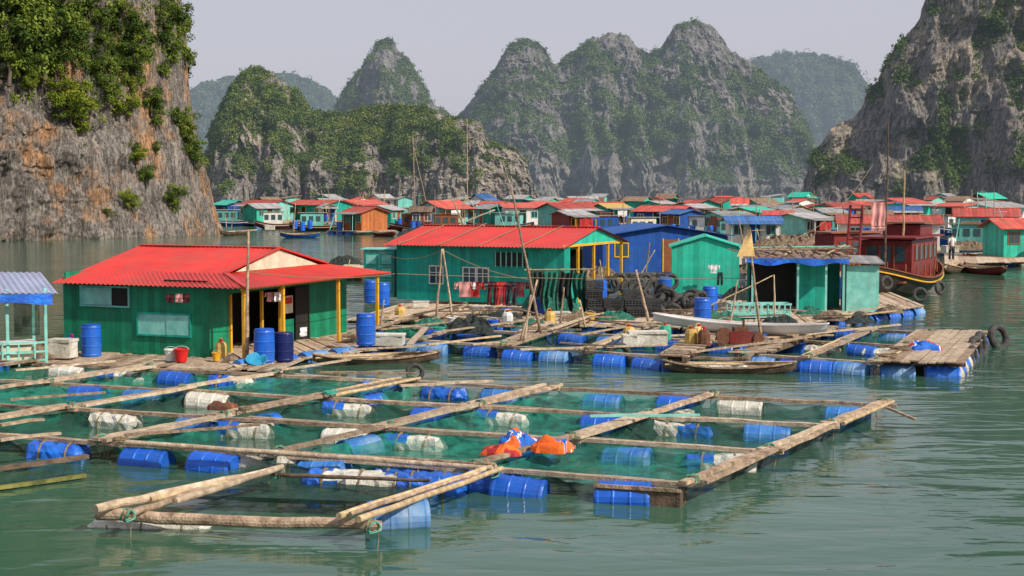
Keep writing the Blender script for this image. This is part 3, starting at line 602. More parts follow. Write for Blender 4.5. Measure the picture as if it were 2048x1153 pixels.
window(h1,.85,2.55,.35,1.4,1.93,turq,dark,shutter=(.85,1.95)); window(h1,2.9,4.7,.35,.6,1.2,teal,turq2,shutter=(3.9,4.68))  # first pane is a dark sheet painted as the open window's shade
mb=MB(); mb.bx(5.37,5.4,5.05,5.9,.02,1.75,dark); mb.make('doorway_shade',h1)  # dark sheet stands for the shade beyond the open door
for y in (1.4,3.1,4.15):
    mb=MB(); mb.bx(5.32,5.4,y,y+.08,.02,eh-.3,yellow); mb.make('door_post',h1)
mb=MB(); mb.bx(5.37,5.39,4.3,4.9,.95,1.5,cream); mb.bx(5.4,5.405,4.36,4.84,1.25,1.45,redp); mb.make('notice_sheet',h1)
# ---------------------------------------------------------------- house 2 (teal, red roof)
a0,rz2,L2=frame((765,490),(1130,497),2.55)
D2=7.3; h2=thing('teal_house','teal board house with long red roof and open porch','house',(a0.x,a0.y,.2),rz2); eh=2.35; rh=3.1
mb=MB(); g2=(rh-eh)/(D2/2)
mb.bx(.4,L2-.25,.5,.56,0,eh+.1,teal); mb.bx(.4,.46,.56,D2-.5,0,eh+.15,teal); mb.bx(.46,L2-2.2,D2-.56,D2-.5,0,eh+.1,teal)
mb.bx(L2-2.2,L2-2.14,2.4,D2-.5,0,eh+.3,tealg); mb.bx(L2-.31,L2-.25,.56,2.4,0,1.2,teal); mb.bx(L2-.31,L2-.25,.56,1.1,1.2,eh+.1,teal)
mb.make('wall',h2)
mb=MB(); mb.add([(L2-.2,.5,eh+.1),(L2-.2,D2-.5,eh+.1),(L2-.2,D2/2,rh-.05)],[(0,1,2)],tealg); mb.bx(L2-.24,L2-.2,.3,D2-.3,eh-.0,eh+.1,yellow); mb.make('gable_panel',h2)
mb=MB()
mb.grid(lambda u,v:(u*L2,v*D2/2,eh+g2*v*D2/2+cx(u*L2)+.012*math.sin(u*9)*math.sin(v*3)),400,6,redr)
mb.grid(lambda u,v:(u*L2,D2-v*D2/2,eh+g2*v*D2/2+cx(u*L2)),400,6,redr)
mb.make('roof',h2)
mb=MB(); mb.plank((0,D2/2,rh+.03),(L2,D2/2,rh+.03),.3,.03,redr,wob=0); mb.make('ridge_cap',h2)
for k in range(4): MB().tube((.8+k*1.9,-.05,eh+.03),(1.1+k*1.9,D2/2,rh+.05),.02,.02,rope,n=5,seg=4,wob=.01).make('roof_tie',h2)
for y in (1.9,3.6,5.2,6.8):
    mb=MB(); mb.bx(L2-.32,L2-.22,y,y+.1,0,eh+.05,yellow); mb.make('porch_post',h2)
mb=MB(); mb.bx(L2-1.9,L2-.3,2.5,2.54,0,2.2,dark); mb.make('inner_shade_panel',h2)  # near-black sheet painted as shade behind the porch
window(h2,2.05,2.65,.5,.75,1.45,white,glass,cross=True,shutter=None); window(h2,3.65,4.2,.5,.78,1.42,white,glass,cross=True); window(h2,4.32,4.8,.5,.78,1.42,white,glass,cross=True)
mb=MB(); mb.bx(5.1,6.6,.44,.5,1.55,2.1,dark)
for k in range(6): mb.bx(5.15+k*.25,5.19+k*.25,.40,.435,1.5,2.15,turq2)
mb.make('slatted_vent',h2)
def kiosk():
    a,r,l=frame((727,590),(783,592),.3); t=thing('turquoise_cabin','small turquoise annex with panelled shutters beside the teal house','cabin',(a.x,a.y,.2),rz2*.5); 
    mb=MB(); mb.bx(0,l,0,.7,0,2.05,turq); mb.make('wall',t); mb=MB(); mb.plate((-.1,-.1,2.12),(l+.1,-.1,2.12),(l+.1,.8,2.15),(-.1,.8,2.15),.05,turq2); mb.make('roof',t)
    for k in range(2):
        for j in range(3):
            x=.08+k*l*.5; mb=MB(); mb.bx(x,x+l*.4,-.03,-.003,.25+j*.58,.75+j*.58,teal); mb.bx(x+.06,x+l*.4-.06,-.045,-.031,.31+j*.58,.69+j*.58,turq2); mb.make('shutter',t)
kiosk()
# ---------------------------------------------------------------- generic houses
heapm_=mat('net cloth',(.05,.09,.07),(.02,.04,.03),scale=6,bump=.5)
upm=MB().lathe([(r,z+.45) for r,z in drum_prof()],bluep,'z',16).mesh('deck_drum')
def house(a,b,zb,depth,wh,rise,wm,rm,label,ridge='x',ov=.35,name='floating_house',group=None,wins=2,door=True,dk=True,winm=None,trim=None):
    p,r,l=frame(a,b,zb); t=thing(name,label,'house',(p.x,p.y,zb),r,group)
    mb=MB(); mb.bx(0,l,0,depth,0,wh,wm)
    if ridge=='x':
        for x in (0,l): mb.add([(x,0,wh),(x,depth,wh),(x,depth/2,wh+rise)],[(0,1,2)],wm)
    elif ridge=='y':
        for y in (0,depth): mb.add([(0,y,wh),(l,y,wh),(l/2,y,wh+rise)],[(0,1,2)],wm)
    mb.make('wall',t)
    mb=MB(); e=.03
    if ridge=='x':
        k=rise/(depth/2); mb.plate((-ov,-ov,wh-k*ov+e),(l+ov,-ov,wh-k*ov+e),(l+ov,depth/2,wh+rise+e),(-ov,depth/2,wh+rise+e),-.05,rm)
        mb.plate((-ov,depth/2+.003,wh+rise+e),(l+ov,depth/2+.003,wh+rise+e),(l+ov,depth+ov,wh-k*ov+e),(-ov,depth+ov,wh-k*ov+e),-.05,rm)
        mb.tube((-ov,depth/2,wh+rise+.08),(l+ov,depth/2,wh+rise+.08),.06,.06,rm,n=6)
    elif ridge=='y':
        k=rise/(l/2); mb.plate((-ov,-ov,wh-k*ov+e),(l/2,-ov,wh+rise+e),(l/2,depth+ov,wh+rise+e),(-ov,depth+ov,wh-k*ov+e),-.05,rm)
        mb.plate((l/2+.003,-ov,wh+rise+e),(l+ov,-ov,wh-k*ov+e),(l+ov,depth+ov,wh-k*ov+e),(l/2+.003,depth+ov,wh+rise+e),-.05,rm)
    else:
        mb.plate((-ov,-ov,wh+e),(l+ov,-ov,wh+e),(l+ov,depth+ov,wh+rise+e),(-ov,depth+ov,wh+rise+e),-.06,rm)
    mb.make('roof',t)
    tm=trim or R.choice([turq2,white,yellow,brownr])
    if door:
        x=l*R.uniform(.38,.52); mb=MB(); mb.bx(x,x+.8,-.03,-.003,.02,1.8,R.choice([dark,brownr,bluew])); mb.bx(x-.07,x,-.045,-.003,.02,1.87,tm); mb.bx(x+.8,x+.87,-.045,-.003,.02,1.87,tm); mb.make('door',t)
    for k in range(wins):
        x=l*((.1,.74,.25,.6)[k]); mb=MB(); mb.bx(x,x+.7,-.02,-.003,.9,1.6,winm or glass); mb.bx(x-.06,x,-.04,-.003,.84,1.66,tm); mb.bx(x+.7,x+.76,-.04,-.003,.84,1.66,tm); mb.bx(x,x+.7,-.04,-.003,1.6,1.66,tm); mb.bx(x,x+.7,-.05,-.003,.84,.9,tm); mb.bx(x+.33,x+.37,-.035,-.021,.9,1.6,tm); mb.make('window',t)
    if dk:
        mb=MB(); mb.bx(-.8,l+.8,-1.3,depth+.6,-.14,-.01,wood); 
        mb.make('deck_platform',t)
        for k in range(int(l/1.6)+1): ob('float',R.choice([me_drum,lumps[1]]),t,(-.4+k*1.6+R.uniform(-.2,.2),-1.0,-zb+.02),0)
        if R.random()<.65:
            for k in range(3): MB().tube((.1+k*(l-.2)/2,-1.15,0),(.1+k*(l-.2)/2,-1.1,wh*.92),.045,.04,R.choice([tm,bamboo]),n=6).make('porch_post',t)
            mb=MB(); mb.plate((-.2,-1.35,wh*.9),(l+.2,-1.35,wh*.9),(l+.2,0,wh+.02),(-.2,0,wh+.02),-.04,R.choice([rm,tinr,tinr,thatch])); mb.make('awning',t)
        for k in range(R.choice([0,1,2,2])):
            ob('deck_drum',upm,t,(R.uniform(-.5,l+.3),R.uniform(-1.1,-.4),0))
        if R.random()<.4:
            mb=MB(); mb.grid(lambda u,v:(l*.2+u*1.4,-1.2+.07*math.sin(u*11),wh*.85-v*R.uniform(.6,.9)),10,4,R.choice([tarp,whitec,rednet,heapm_])); mb.make('hanging_cloth',t)
    return t
droof=mat('deep blue roof',(.02,.11,.42),(.014,.08,.3),scale=1,bump=.1,stripe=('y',3,.12,.3),dirt=(.08,.14,.26))
house((1205,546),(1455,544),.3,6,2.0,.55,bluew,droof,'large deep-blue board house with low blue roof','y',ov=.3,wins=2,door=True,dk=False)
house((1343,588),(1478,589),.3,3.0,2.05,.45,tealg,tealg,'small sea-green shed with gabled top','y',ov=.12,wins=0,door=False,dk=False,name='green_shed')
p,r,l=frame((1497,624),(1690,626),.3)
t=thing('turquoise_shack','open-fronted turquoise shack with flat cluttered roof','shack',(p.x,p.y,.3),r)
mb=MB(); mb.bx(0,l,2.4,2.46,0,1.9,teal); mb.bx(1.9,l-.6,1.0,1.06,0,1.9,teal); mb.bx(1.9,1.96,1.06,2.4,0,1.9,turq); mb.make('wall',t)
MB().bx(.1,1.85,2.3,2.36,.05,1.85,dark).make('inner_shade_panel',t)  # dark sheet added before the back wall to paint the shack's inner shade
mb=MB(); mb.bx(l+.1,l+1.3,.6,.66,0,1.75,turq2); mb.bx(l+1.24,l+1.3,.66,3,0,1.75,turq2); mb.bx(l+.1,l+.16,.66,3,0,1.75,turq); mb.make('side_cabin_wall',t)
for x in (.1,l*.5,l-.75,l-.1): MB().bx(x,x+.08,.0,.08,0,2.0,turq2).make('post',t)
mb=MB(); mb.plate((-.2,-.2,2.02),(l+.2,-.2,2.02),(l+.2,3,2.12),(-.2,3,2.12),-.05,thatch); mb.make('roof',t)
mb=MB(); mb.plate((l+.0,.4,1.85),(l+1.5,.4,1.8),(l+1.5,3.2,1.95),(l+.0,3.2,2.0),-.05,tinr); mb.make('side_roof',t)
for k in range(16): MB().tube((k*.26,-.35+R.random()*.3,2.14+.03*(k%4)),(k*.26+R.uniform(-.8,1),2.9,2.26+.06*(k%4)),.035,.03,R.choice([wood,bamboo,woodd,woodd]),n=6,seg=3,wob=.01).make('roof_pole',t)
for k in range(3): MB().tube((-.3,.1+k*1.2,2.32),(l+.4,.2+k*1.2,2.4),.035,.03,R.choice([turq2,wood]),n=6).make('roof_pole',t)
mb=MB()
mb.grid(lambda u,v:(-.1+u*(l+.2),-.24+.05*math.sin(u*19),2.04-v*(.16+.12*math.sin(u*7)**2)),40,4,tarp); mb.make('tarp_awning',t)
p,r,l=frame((-200,740),(97,726),.2); t=thing('dock_shelter','open shelter with blue-grey corrugated roof and blue tarp','shelter',(p.x,p.y,.15),r)
for x in (l-.05,l-1.05,l-2.8): 
    for y in (0,2.6): MB().bx(x-.04,x+.04,y,y+.08,-.1,2.1,turq2).make('post',t)
mb=MB(); mb.grid(lambda u,v:(u*(l+.25),-.35+v*3.4,2.1+.13*v*3.4*.9-(.22)*(u-.0)*.6+cx(u*(l+.25))),220,4,mat('pale violet sheet',(.38,.42,.6),(.3,.33,.48),scale=1.5,rough=.45,bump=.05,dirt=(.26,.27,.34))); mb.make('roof',t)
mb=MB(); mb.grid(lambda u,v:(l-3+u*3.1,-.37+.04*math.sin(u*14),1.98+.0*u-v*(.26+.05*math.sin(u*8))),26,4,tarp); mb.make('tarp_awning',t)
for z in (.12,.35,.6): MB().bx(l-3,l-.1,-.06,-.01,z,z+.05,turq2).make('rail',t)
for k in range(7): MB().bx(l-2.9+k*.42,l-2.86+k*.42,-.1,-.065,0,.62,turq2).make('rail_post',t)
mb=MB(); mb.bx(l-2.5,l-.25,.3,1.1,.55,.62,white); mb.bx(l-2.4,l-.4,.4,1,.05,.54,cream); mb.make('counter',t)
mb=MB(); mb.grid(lambda u,v:(l-.75+u*.7,1.2+.05*math.sin(u*20),1.85-v*1.15),12,6,netk); mb.make('hanging_net',t)
mb=MB(); mb.grid(lambda u,v:(l-2.6+u*.9,1.3+.05*math.sin(u*16),1.85-v*.8),12,6,darkc); mb.make('hanging_cloth',t)
# ---------------------------------------------------------------- far village
tur=[turq,turq,turq2,tealg,teal]
VG='floating houses of the fishing village'
far=[(420,462,438,36,'t','b'),(468,548,440,38,'r','t'),(505,570,446,34,'i','t'),(560,662,440,38,'r','t'),(636,680,443,32,'i','c'),(655,692,424,34,'i','t'),(676,731,461,44,'r','o'),(705,785,436,34,'r','t'),(775,815,452,34,'i','t'),(868,945,452,48,'r','t'),(815,866,458,38,'h','m'),(940,985,448,38,'i','t'),(1000,1092,450,42,'r','w'),(1040,1110,436,30,'r','t'),
(1110,1200,456,48,'r','2'),(1160,1262,440,34,'r','t'),(1208,1268,446,34,'y','t'),(1255,1368,458,44,'r','b'),(1315,1365,466,34,'b','b'),(1330,1400,440,34,'r','t'),(1385,1440,446,30,'i','w'),(1432,1480,432,28,'t','t'),(1450,1512,452,36,'i','t'),(1490,1540,440,34,'r','t'),(1528,1580,452,40,'i','y'),(1580,1640,466,38,'i','w'),(1592,1684,448,36,'r','t'),(1660,1730,442,30,'r','t'),
(1720,1800,438,26,'r','w'),(1800,1850,440,28,'b','t'),(1850,1935,442,30,'r','t'),(1960,2060,440,30,'i','w'),(1445,1572,492,32,'b','w'),(1400,1450,470,30,'i','t'),(1660,1900,500,62,'r','w'),(1898,2048,482,62,'r','2'),(1994,2120,514,70,'r','t'),
(1270,1330,432,26,'i','t'),(905,960,432,26,'i','w'),(600,650,430,26,'r','w'),(1640,1700,462,34,'i','t'),(985,1030,434,28,'r','t'),(1710,1790,470,36,'h','t'),
(1520,1590,472,36,'r','t'),(1600,1665,480,32,'i','2'),(1770,1850,456,34,'b','w'),(1500,1560,458,32,'t','y'),(1130,1190,470,30,'i','m')]
for k in range(26):
    x=R.choice([R.uniform(440,1000),R.uniform(900,1450),R.uniform(1380,2030)]); y=R.uniform(415,432); wd=R.uniform(26,66)*(y-372)/60
    far.append((x,x+wd,y,R.uniform(2.3,3.6)*(y-375)/4.6,R.choice('rrriiihbt'),R.choice('ttttwt2cm')))
for k in range(22):
    x=R.uniform(1080,2030); y=R.uniform(418,446); wd=R.uniform(28,58)*(y-372)/60
    far.append((x,x+wd,y,R.uniform(2.3,3.2)*(y-375)/4.6,R.choice('rrrrih'),R.choice('ttw2t')))
rmm={'r':redf,'b':bluer,'i':tinr,'t':tealg,'y':yelp,'h':thatch}; wmm={'t':None,'b':bluew,'w':white,'o':orangew,'m':maroon,'2':turq2,'c':cream,'y':yellow}
nmr={'r':'faded red','b':'blue','i':'grey tin','t':'sea-green','y':'yellow','h':'brown board'}; nmw={'t':'turquoise','b':'blue','w':'white','o':'orange wooden','m':'maroon','2':'pale turquoise','c':'cream','y':'yellow'}
for x0,x1,yb,hp,rc,wc in far:
    s=F/W(x0,yb,.4).y; tot=hp/s; rise=min(.8,tot*.22); wh=max(1.9,tot-rise)
    sk_=R.uniform(-1.5,1.5)*min(1,(yb-405)/35); ins=(x1-x0)*.07
    house((x0+4+ins,yb+sk_*.6),(x1-4-ins,yb-sk_*.6),.4,max(3.5,min(6,(x1-x0)/s*.75)),wh,rise,wmm[wc] or R.choice(tur),rmm[rc],nmw[wc]+' floating house with a '+nmr[rc]+' roof',R.choice(['x','x','y','s']) if (x1-x0)<100 else 'x',group=VG,wins=R.choice([1,2,2,3]) if (x1-x0)<140 else 4,winm=(yellow if wc=='2' and x0>1800 else None))
# ---------------------------------------------------------------- boats
def hull_mb(L,B,H,mo,mi,rim,bow=1.0,ns=22,stripe=None):
    mb=MB(); K=10
    def sec(sc,dz):
        out=[]
        for i in range(ns+1):
            s=-1+2*i/ns; b=B/2*max(.04,(1-abs(s)**2.6))**.55*sc; ke=H*.55*abs(s)**3+dz; sh=H*(.72+.4*s*s*bow)
            rowp=[]
            for k in range(K+1):
                a=math.pi*(k/K); y=-math.cos(a); f=abs(y); z=ke+(sh-ke)*(f**2.2); rowp.append((s*L/2*(sc if dz else 1),b*math.copysign(f**.6,y),z))
            out.append(rowp)
        return out
    o=sec(1,0); n=sec(.93,.05)
    for S,m,fl in ((o,mo,0),(n,mi,1)):
        vs=[p for r_ in S for p in r_]; fs=[]
        for i in range(ns):
            for k in range(K):
                q=(i*(K+1)+k,i*(K+1)+k+1,(i+1)*(K+1)+k+1,(i+1)*(K+1)+k); fs.append(q if fl else q[::-1])
        mb.add(vs,fs,m)
    for k in (0,K):
        pts=[o[i][k] for i in range(ns+1)]; 
        for a,b in zip(pts,pts[1:]): mb.plank(a,b,.07,.04,rim,seg=1,wob=0)
    if stripe:
        for k in (0,K):
            pts=[Vector(o[i][k])+Vector((0,(-.02 if k==0 else .02)*1,-.2)) for i in range(ns+1)]
            for a,b in zip(pts,pts[1:]): mb.plank(a,b,.05,.055,stripe,seg=1,wob=0)
    return mb
def sampan(label,a,b,B=1.0,H=.5,mo=woodd,mi=wood,gear=True,z0=-.12,group='small rowing boats'):
    p,r,l=frame(a,b,max(.1,z0+.2)); c=(W(*a,max(.1,z0+.2))+W(*b,max(.1,z0+.2)))/2; t=thing('sampan',label,'rowing boat',(c.x,c.y,z0),r,group=group)
    hull_mb(l,B,H,mo,mi,mo if mo is whiteh else wood).make('hull',t)
    for f in (-.3,0,.28): MB().bx(f*l-.1,f*l+.1,-B*.38,B*.38,H*.6,H*.66,mi if mo is whiteh else wood2).make('seat',t)
    if gear:
        for k in range(4): MB().tube((-l*.48,-.2+k*.14,H*.85),(l*.5,.1-k*.1,H*.9+.03*k),.028,.02,bamboo,n=6,seg=4,wob=.01).make('oar',t)
    return t
sampan('old brown sampan with oars moored by the blue drums',(1325,736),(1592,740),B=.85,H=.4)
sampan('narrow wooden sampan with poles beside the porch',(625,722),(880,716),B=.8,H=.38)
sampan('long white wooden boat lying along the work deck',(1308,642),(1655,664),B=.7,H=.4,mo=whiteh,mi=whiteh,gear=False,z0=.5)
for a,b in [((440,470),(500,468)),((560,474),(640,474)),((1890,545),(1925,538)),((1925,540),(2010,548)),((830,480),(900,478)),((745,470),(790,472)),((1500,470),(1560,468)),((1930,520),(1990,516)),((950,468),(1010,470)),((1060,466),(1100,468))]:
    sampan('small dark wooden boat moored near the village',a,b,B=1.2,H=.6,mo=R.choice([woodd,maroon,bluew]),gear=True)
def smallboat(px,py,L,rz,mo,mc):
    q=W(px,py,0); t=thing('fishing_boat','small cabin fishing boat moored among floating houses','boat',(q.x,q.y,-.2),rz,group='small cabin boats')
    hull_mb(L,L*.28,1.1,mo,woodd,wood,stripe=R.choice([yellow,white,None])).make('hull',t)
    MB().bx(-L*.32,L*.05,-L*.1,L*.1,.5,2.2,mc).make('cabin_wall',t); MB().plate((-L*.36,-L*.12,2.26),(L*.1,-L*.12,2.26),(L*.1,L*.12,2.26),(-L*.36,L*.12,2.26),-.06,R.choice([tinr,tinr,thatch,redf])).make('cabin_roof',t)
    for k in range(3):
        for y0,y1 in ((-L*.1-.03,-L*.1-.003),(L*.1+.003,L*.1+.03)): MB().bx(-L*.3+k*.8,-L*.3+k*.8+.5,y0,y1,1.3,1.9,glass).make('window',t)
    MB().tube((L*.15,0,.6),(L*.14,0,5),.05,.03,wood,n=6).make('mast',t)
for a in [(470,452,7,.2,bluew,turq),(745,458,7,-.3,maroon,maroon),(850,464,8,.15,maroon,orangew),(1000,462,8,2.9,bluew,turq2),(1225,472,8,.3,hullk,bluew),(1420,474,8,-.4,maroon,white),(1560,486,8,.2,bluew,bluew),(1650,476,8,2.8,hullk,turq2),(1925,470,8,.4,bluew,white),(1100,450,8,.2,hullk,maroon),(1960,500,7,-.3,bluew,turq),(640,462,7,.2,hullk,turq),(910,466,7,.1,maroon,brownr),(1300,478,7,.3,woodd,cream),(1490,484,7,-.2,maroon,turq),(560,458,6,.1,maroon,white),(1180,462,7,2.9,woodd,turq)]: smallboat(*a)
# maroon boat
c=W(1812,596,0)+Vector((.2,2.8,0)); bt=thing('fishing_boat','maroon wooden fishing boat with cabin and yellow striped black hull','boat',(c.x,c.y,-.25),math.radians(-118)); bt.scale=(1.1,1.12,1.08)
hull_mb(9.5,3.3,1.4,hullk,brownr,brownr,stripe=yellow,bow=1.2,ns=26).make('hull',bt)
MB().bx(-3.4,3.6,-1.2,1.2,.9,.97,brownr).make('deck',bt)
mb=MB(); mb.bx(-3.2,1.6,-1.05,1.05,.97,2.6,maroon)
mb.make('cabin_wall',bt)
mb=MB(); mb.plate((-3.5,-1.3,2.67),(2.0,-1.3,2.67),(2.0,1.3,2.67),(-3.5,1.3,2.67),-.08,maroon); mb.bx(-3.3,-1.0,-.8,.8,2.75,3.2,maroon); mb.plate((-3.5,-1,3.26),(-.8,-1,3.26),(-.8,1,3.26),(-3.5,1,3.26),-.06,brownr); mb.make('cabin_roof',bt)
for k in range(5):
    for sgn in (-1,1):
        x=-2.9+k*.85; y=1.053*sgn; mb=MB(); ys=sorted((y,y+.02*sgn)); mb.bx(x,x+.5,ys[0],ys[1],1.75,2.35,glass); yt=sorted((y,y+.04*sgn)); mb.bx(x-.06,x,yt[0],yt[1],1.7,2.4,brownr); mb.bx(x+.5,x+.56,yt[0],yt[1],1.7,2.4,brownr); mb.bx(x,x+.5,yt[0],yt[1],2.35,2.4,brownr); mb.make('window',bt)
for k in range(3): mb=MB(); y=-.8+k*.58; mb.bx(1.603,1.62,y,y+.42,1.7,2.35,glass); mb.bx(1.603,1.65,y-.05,y,1.1,2.4,brownr); mb.make('window',bt)
for sgn in (-1,1):
    for k in range(9):
        s=-.85+1.7*k/8; MB().tube((s*4.3,sgn*1.45*(1-abs(s)**3)+.0,1.05+.4*s*s),(s*4.3,sgn*1.45*(1-abs(s)**3),1.5+.4*s*s),.03,.03,brownr,n=5).make('rail_post',bt)
mb=MB(); 
for x in (-.25,.25): mb.tube((2.9,x-1.1,.9),(2.2,x-1.1,4.1),.06,.06,maroon,n=6)
for k in range(10): z=1.1+k*.31; mb.tube((2.86-.068*k,-1.35,z),(2.86-.068*k,-.85,z),.035,.035,maroon,n=5)
mb.make('ladder',bt)
MB().tube((2.6,.2,1),(2.4,.2,7.6),.06,.03,woodd,n=8,seg=6,wob=.02).make('mast',bt); MB().tube((-.5,.2,2.6),(-.5,.2,5.6),.05,.03,bamboo,n=6,seg=5,wob=.02).make('mast',bt)
c=W(1722,560,0); b2=thing('fishing_boat','dark maroon boat with boxy wheelhouse behind the striped boat','boat',(c.x,c.y+3,-.2),math.radians(-160))
hull_mb(8,2.8,1.3,maroon,woodd,brownr).make('hull',b2); MB().bx(-2,1.6,-1,1,.8,2.6,maroon).make('cabin_wall',b2); MB().plate((-2.2,-1.2,2.66),(1.9,-1.2,2.66),(1.9,1.2,2.66),(-2.2,1.2,2.66),-.07,brownr).make('cabin_roof',b2)
for k in range(4): mb=MB(); mb.bx(-1.8+k*.85,-1.3+k*.85,1.003,1.03,1.6,2.2,glass); mb.bx(-1.86+k*.85,-1.8+k*.85,1.003,1.05,1.55,2.25,brownr); mb.make('window',b2)
# ---------------------------------------------------------------- props
up=MB().lathe([(r,z+.45) for r,z in drum_prof()],bluep,'z',24).make('plastic_drum'); tag(up,'upright blue plastic drum on the deck','drum',group='blue plastic drums')
ld=MB(); ld.lathe([(.25,.9),(.27,.905),(.27,.94),(.2,.945)],bluep,'z',24); l_=ld.make('lid',up); up.location=(*W(183,713,.1)[:2],.1); up.rotation_euler[2]=.3
for px,py,z in [(529,725,.12),(732,690,.3),(765,612,.25),(742,606,.25),(1078,628,.3),(1405,652,.35),(1420,622,.3),(1690,600,.3),(1555,600,.3),(1590,470,.4),(605,462,.4),(590,458,.4),(620,458,.4),(1130,470,.4),(1340,480,.4),(1535,590,.3),(640,450,.4),(1660,612,.3),(1575,605,.3),(1330,600,.3),(1200,606,.3)]:
    q=W(px,py,z); dup(up,(q.x,q.y,z),R.uniform(0,6))
q=W(568,722,.12); n=MB().lathe([(r*.95,z*.9+.4) for r,z in drum_prof()],navy,'z',22).make('plastic_drum',loc=(q.x,q.y,.12)); tag(n,'dark navy plastic drum beside the porch','drum',group='blue plastic drums')
def tyre_me():
    mb=MB(); n=28;k=10; vs=[];fs=[]
    for i in range(n):
        a=i*2*math.pi/n
        for j in range(k):
            b=j*2*math.pi/k; rr=.27+.085*math.cos(b)*(1.05 if i%2 else 1); vs.append((rr*math.cos(a),rr*math.sin(a),.09*math.sin(b)))
    for i in range(n):
        for j in range(k): fs.append((i*k+j,((i+1)%n)*k+j,((i+1)%n)*k+(j+1)%k,i*k+(j+1)%k))
    return mb.add(vs,fs,rubber).mesh('old_tyre')
tme=tyre_me()
def tyre(p,rot,s=1):
    o=ob('old_tyre',tme,None,p); o.rotation_euler=rot; o.scale=(s,)*3; tag(o,'worn black rubber tyre used as a fender','tyre',group='old tyres')
for px,py,z,rot,s in [(1997,675,.3,(1.3,.3,.5),1.25),(1950,700,.2,(1.5,0,.9),1.2),(1945,718,.1,(1.5,.1,1.1),1.1),(1962,690,.25,(1.4,0,1.0),1.2),(1238,712,.15,(1.5,0,.2),1.1),(1773,566,.95,(1.4,0,.4),.9),(1840,590,.6,(1.4,0,-.1),.9),(1880,576,.7,(1.4,0,.6),.9),(1720,642,.2,(1.4,0,.2),1),(830,745,.2,(1.3,0,.2),.7)]:
    tyre(W(px,py,z),rot,s)
for k in range(40):
    q=W(1345+R.uniform(-85,70),632-R.uniform(0,26),.3); tyre((q.x,q.y,.42+R.choice([0,.15,.3,.45])),(R.uniform(-1.2,1.2),R.uniform(-.9,.9),0),R.uniform(.85,1.15))
for k in range(9):
    q=W(1205+k*17,592,.3); tyre((q.x,q.y,.64+.14*(k%3)),(1.45,R.uniform(-.2,.2),R.uniform(-.4,.4)),1.1)
def crate_me(m,L=.62,Wd=.42,H=.32):
    mb=MB(); t=.025
    for z0,z1 in ((0,.05),(.1,.15),(.19,.22),(H-.06,H)):
        mb.bx(-L/2,L/2,-Wd/2,-Wd/2+t,z0,z1,m); mb.bx(-L/2,L/2,Wd/2-t,Wd/2,z0,z1,m); mb.bx(-L/2,-L/2+t,-Wd/2+t,Wd/2-t,z0,z1,m); mb.bx(L/2-t,L/2,-Wd/2+t,Wd/2-t,z0,z1,m)
    for k in range(6):
        x=-L/2+k*L/5.3; mb.bx(x,x+.03,-Wd/2-.004,-Wd/2+t-.004,.001,H-.004,m); mb.bx(x,x+.03,Wd/2-t+.004,Wd/2+.004,.001,H-.004,m)
    mb.bx(-L/2+t,L/2-t,-Wd/2+t,Wd/2-t,.002,.02,m)
    return mb.mesh('plastic_crate')
cme=crate_me(blackp); cmt=crate_me(turq2,1.1,.8,.5)
base=W(1190,636,.3)
for i in range(4):
    hgt=[4,2,3,2][i]
    for row in range(2):
        for k in range(hgt-row):
            o=ob('plastic_crate',cme,None,(base.x+i*.68+R.uniform(-.06,.06),base.y+row*.5+i*.05+R.uniform(-.05,.05),.34+k*.325),R.uniform(-.2,.2)); tag(o,'stacked black slatted plastic crate','crate',group='stacked black crates')
for dx in (0,1.15):
    q=W(1488,635,.35); o=ob('slatted_crate',cmt,None,(q.x+dx*.95,q.y+.1*dx,.36),.05); tag(o,'pale turquoise slatted crate on the work deck','crate',group='pale turquoise crates')
def foambox(px,py,z,L=.9,Wd=.5,H=.4,rz=0,m=None,lab='white styrofoam fish box with lid'):
    q=W(px,py,z); t=thing('foam_box',lab,'box',(q.x,q.y,z),rz,group='styrofoam boxes'); m=m or foam
    mb=MB(); mb.plank((-L/2,0,H*.4),(L/2,0,H*.4),Wd,H*.8,m,wob=.004); mb.make('body',t); mb=MB(); mb.plank((-L/2-.02,0,H*.89),(L/2+.02,0,H*.89),Wd+.05,H*.15,m,wob=.003); mb.make('lid',t)
for a in [(1295,690,.4,1.1,.6,.42,.05),(1258,692,.4,.4,.4,.35,.1),(778,690,.25,.9,.6,.35,-.1),(842,615,.3,.6,.4,.25,.1),(125,715,.15,.7,.5,.55,-.2),(1733,622,.3,.5,.4,.35,0),(965,628,.3,.7,.5,.3,.3),(1120,640,.3,.7,.5,.3,.1),(540,460,.4,1,.7,.5,0),(1460,500,.4,1,.7,.5,0),(1600,520,.4,1.2,.8,.5,.2),(1640,540,.4,1,.8,.5,.2),(1900,505,.4,1,.8,.5,.2),(1500,530,.4,.8,.6,.4,.2),(1240,490,.4,.8,.6,.4,.2)]:
    foambox(*a)
def jerry(px,py,z,m,lab):
    q=W(px,py,z); t=thing('jerrycan',lab,'jerrycan',(q.x,q.y,z),R.uniform(-.4,.4),group='jerrycans'); mb=MB(); mb.lathe([(.1,0),(.18,.02),(.19,.1),(.19,.35),(.15,.44),(.06,.47)],m,n=8); mb.make('body',t); MB().lathe([(.04,.47),(.045,.48),(.045,.53),(.03,.54)],redp,n=10).make('cap',t); MB().path([(-.1,0,.44),(-.08,0,.54),(.02,0,.56)],.018,m).make('handle',t)
for a in [(1382,690,.42,yelp),(1408,692,.42,rust),(1398,685,.42,sailc),(1330,682,.4,greenp),(1258,685,.4,yelp),(443,716,.12,yelp),(145,706,.15,tarp),(1100,650,.3,yelp),(1015,652,.3,whitec),(800,640,.3,yelp)]: jerry(*a,'faded plastic jerrycan standing on the raft')
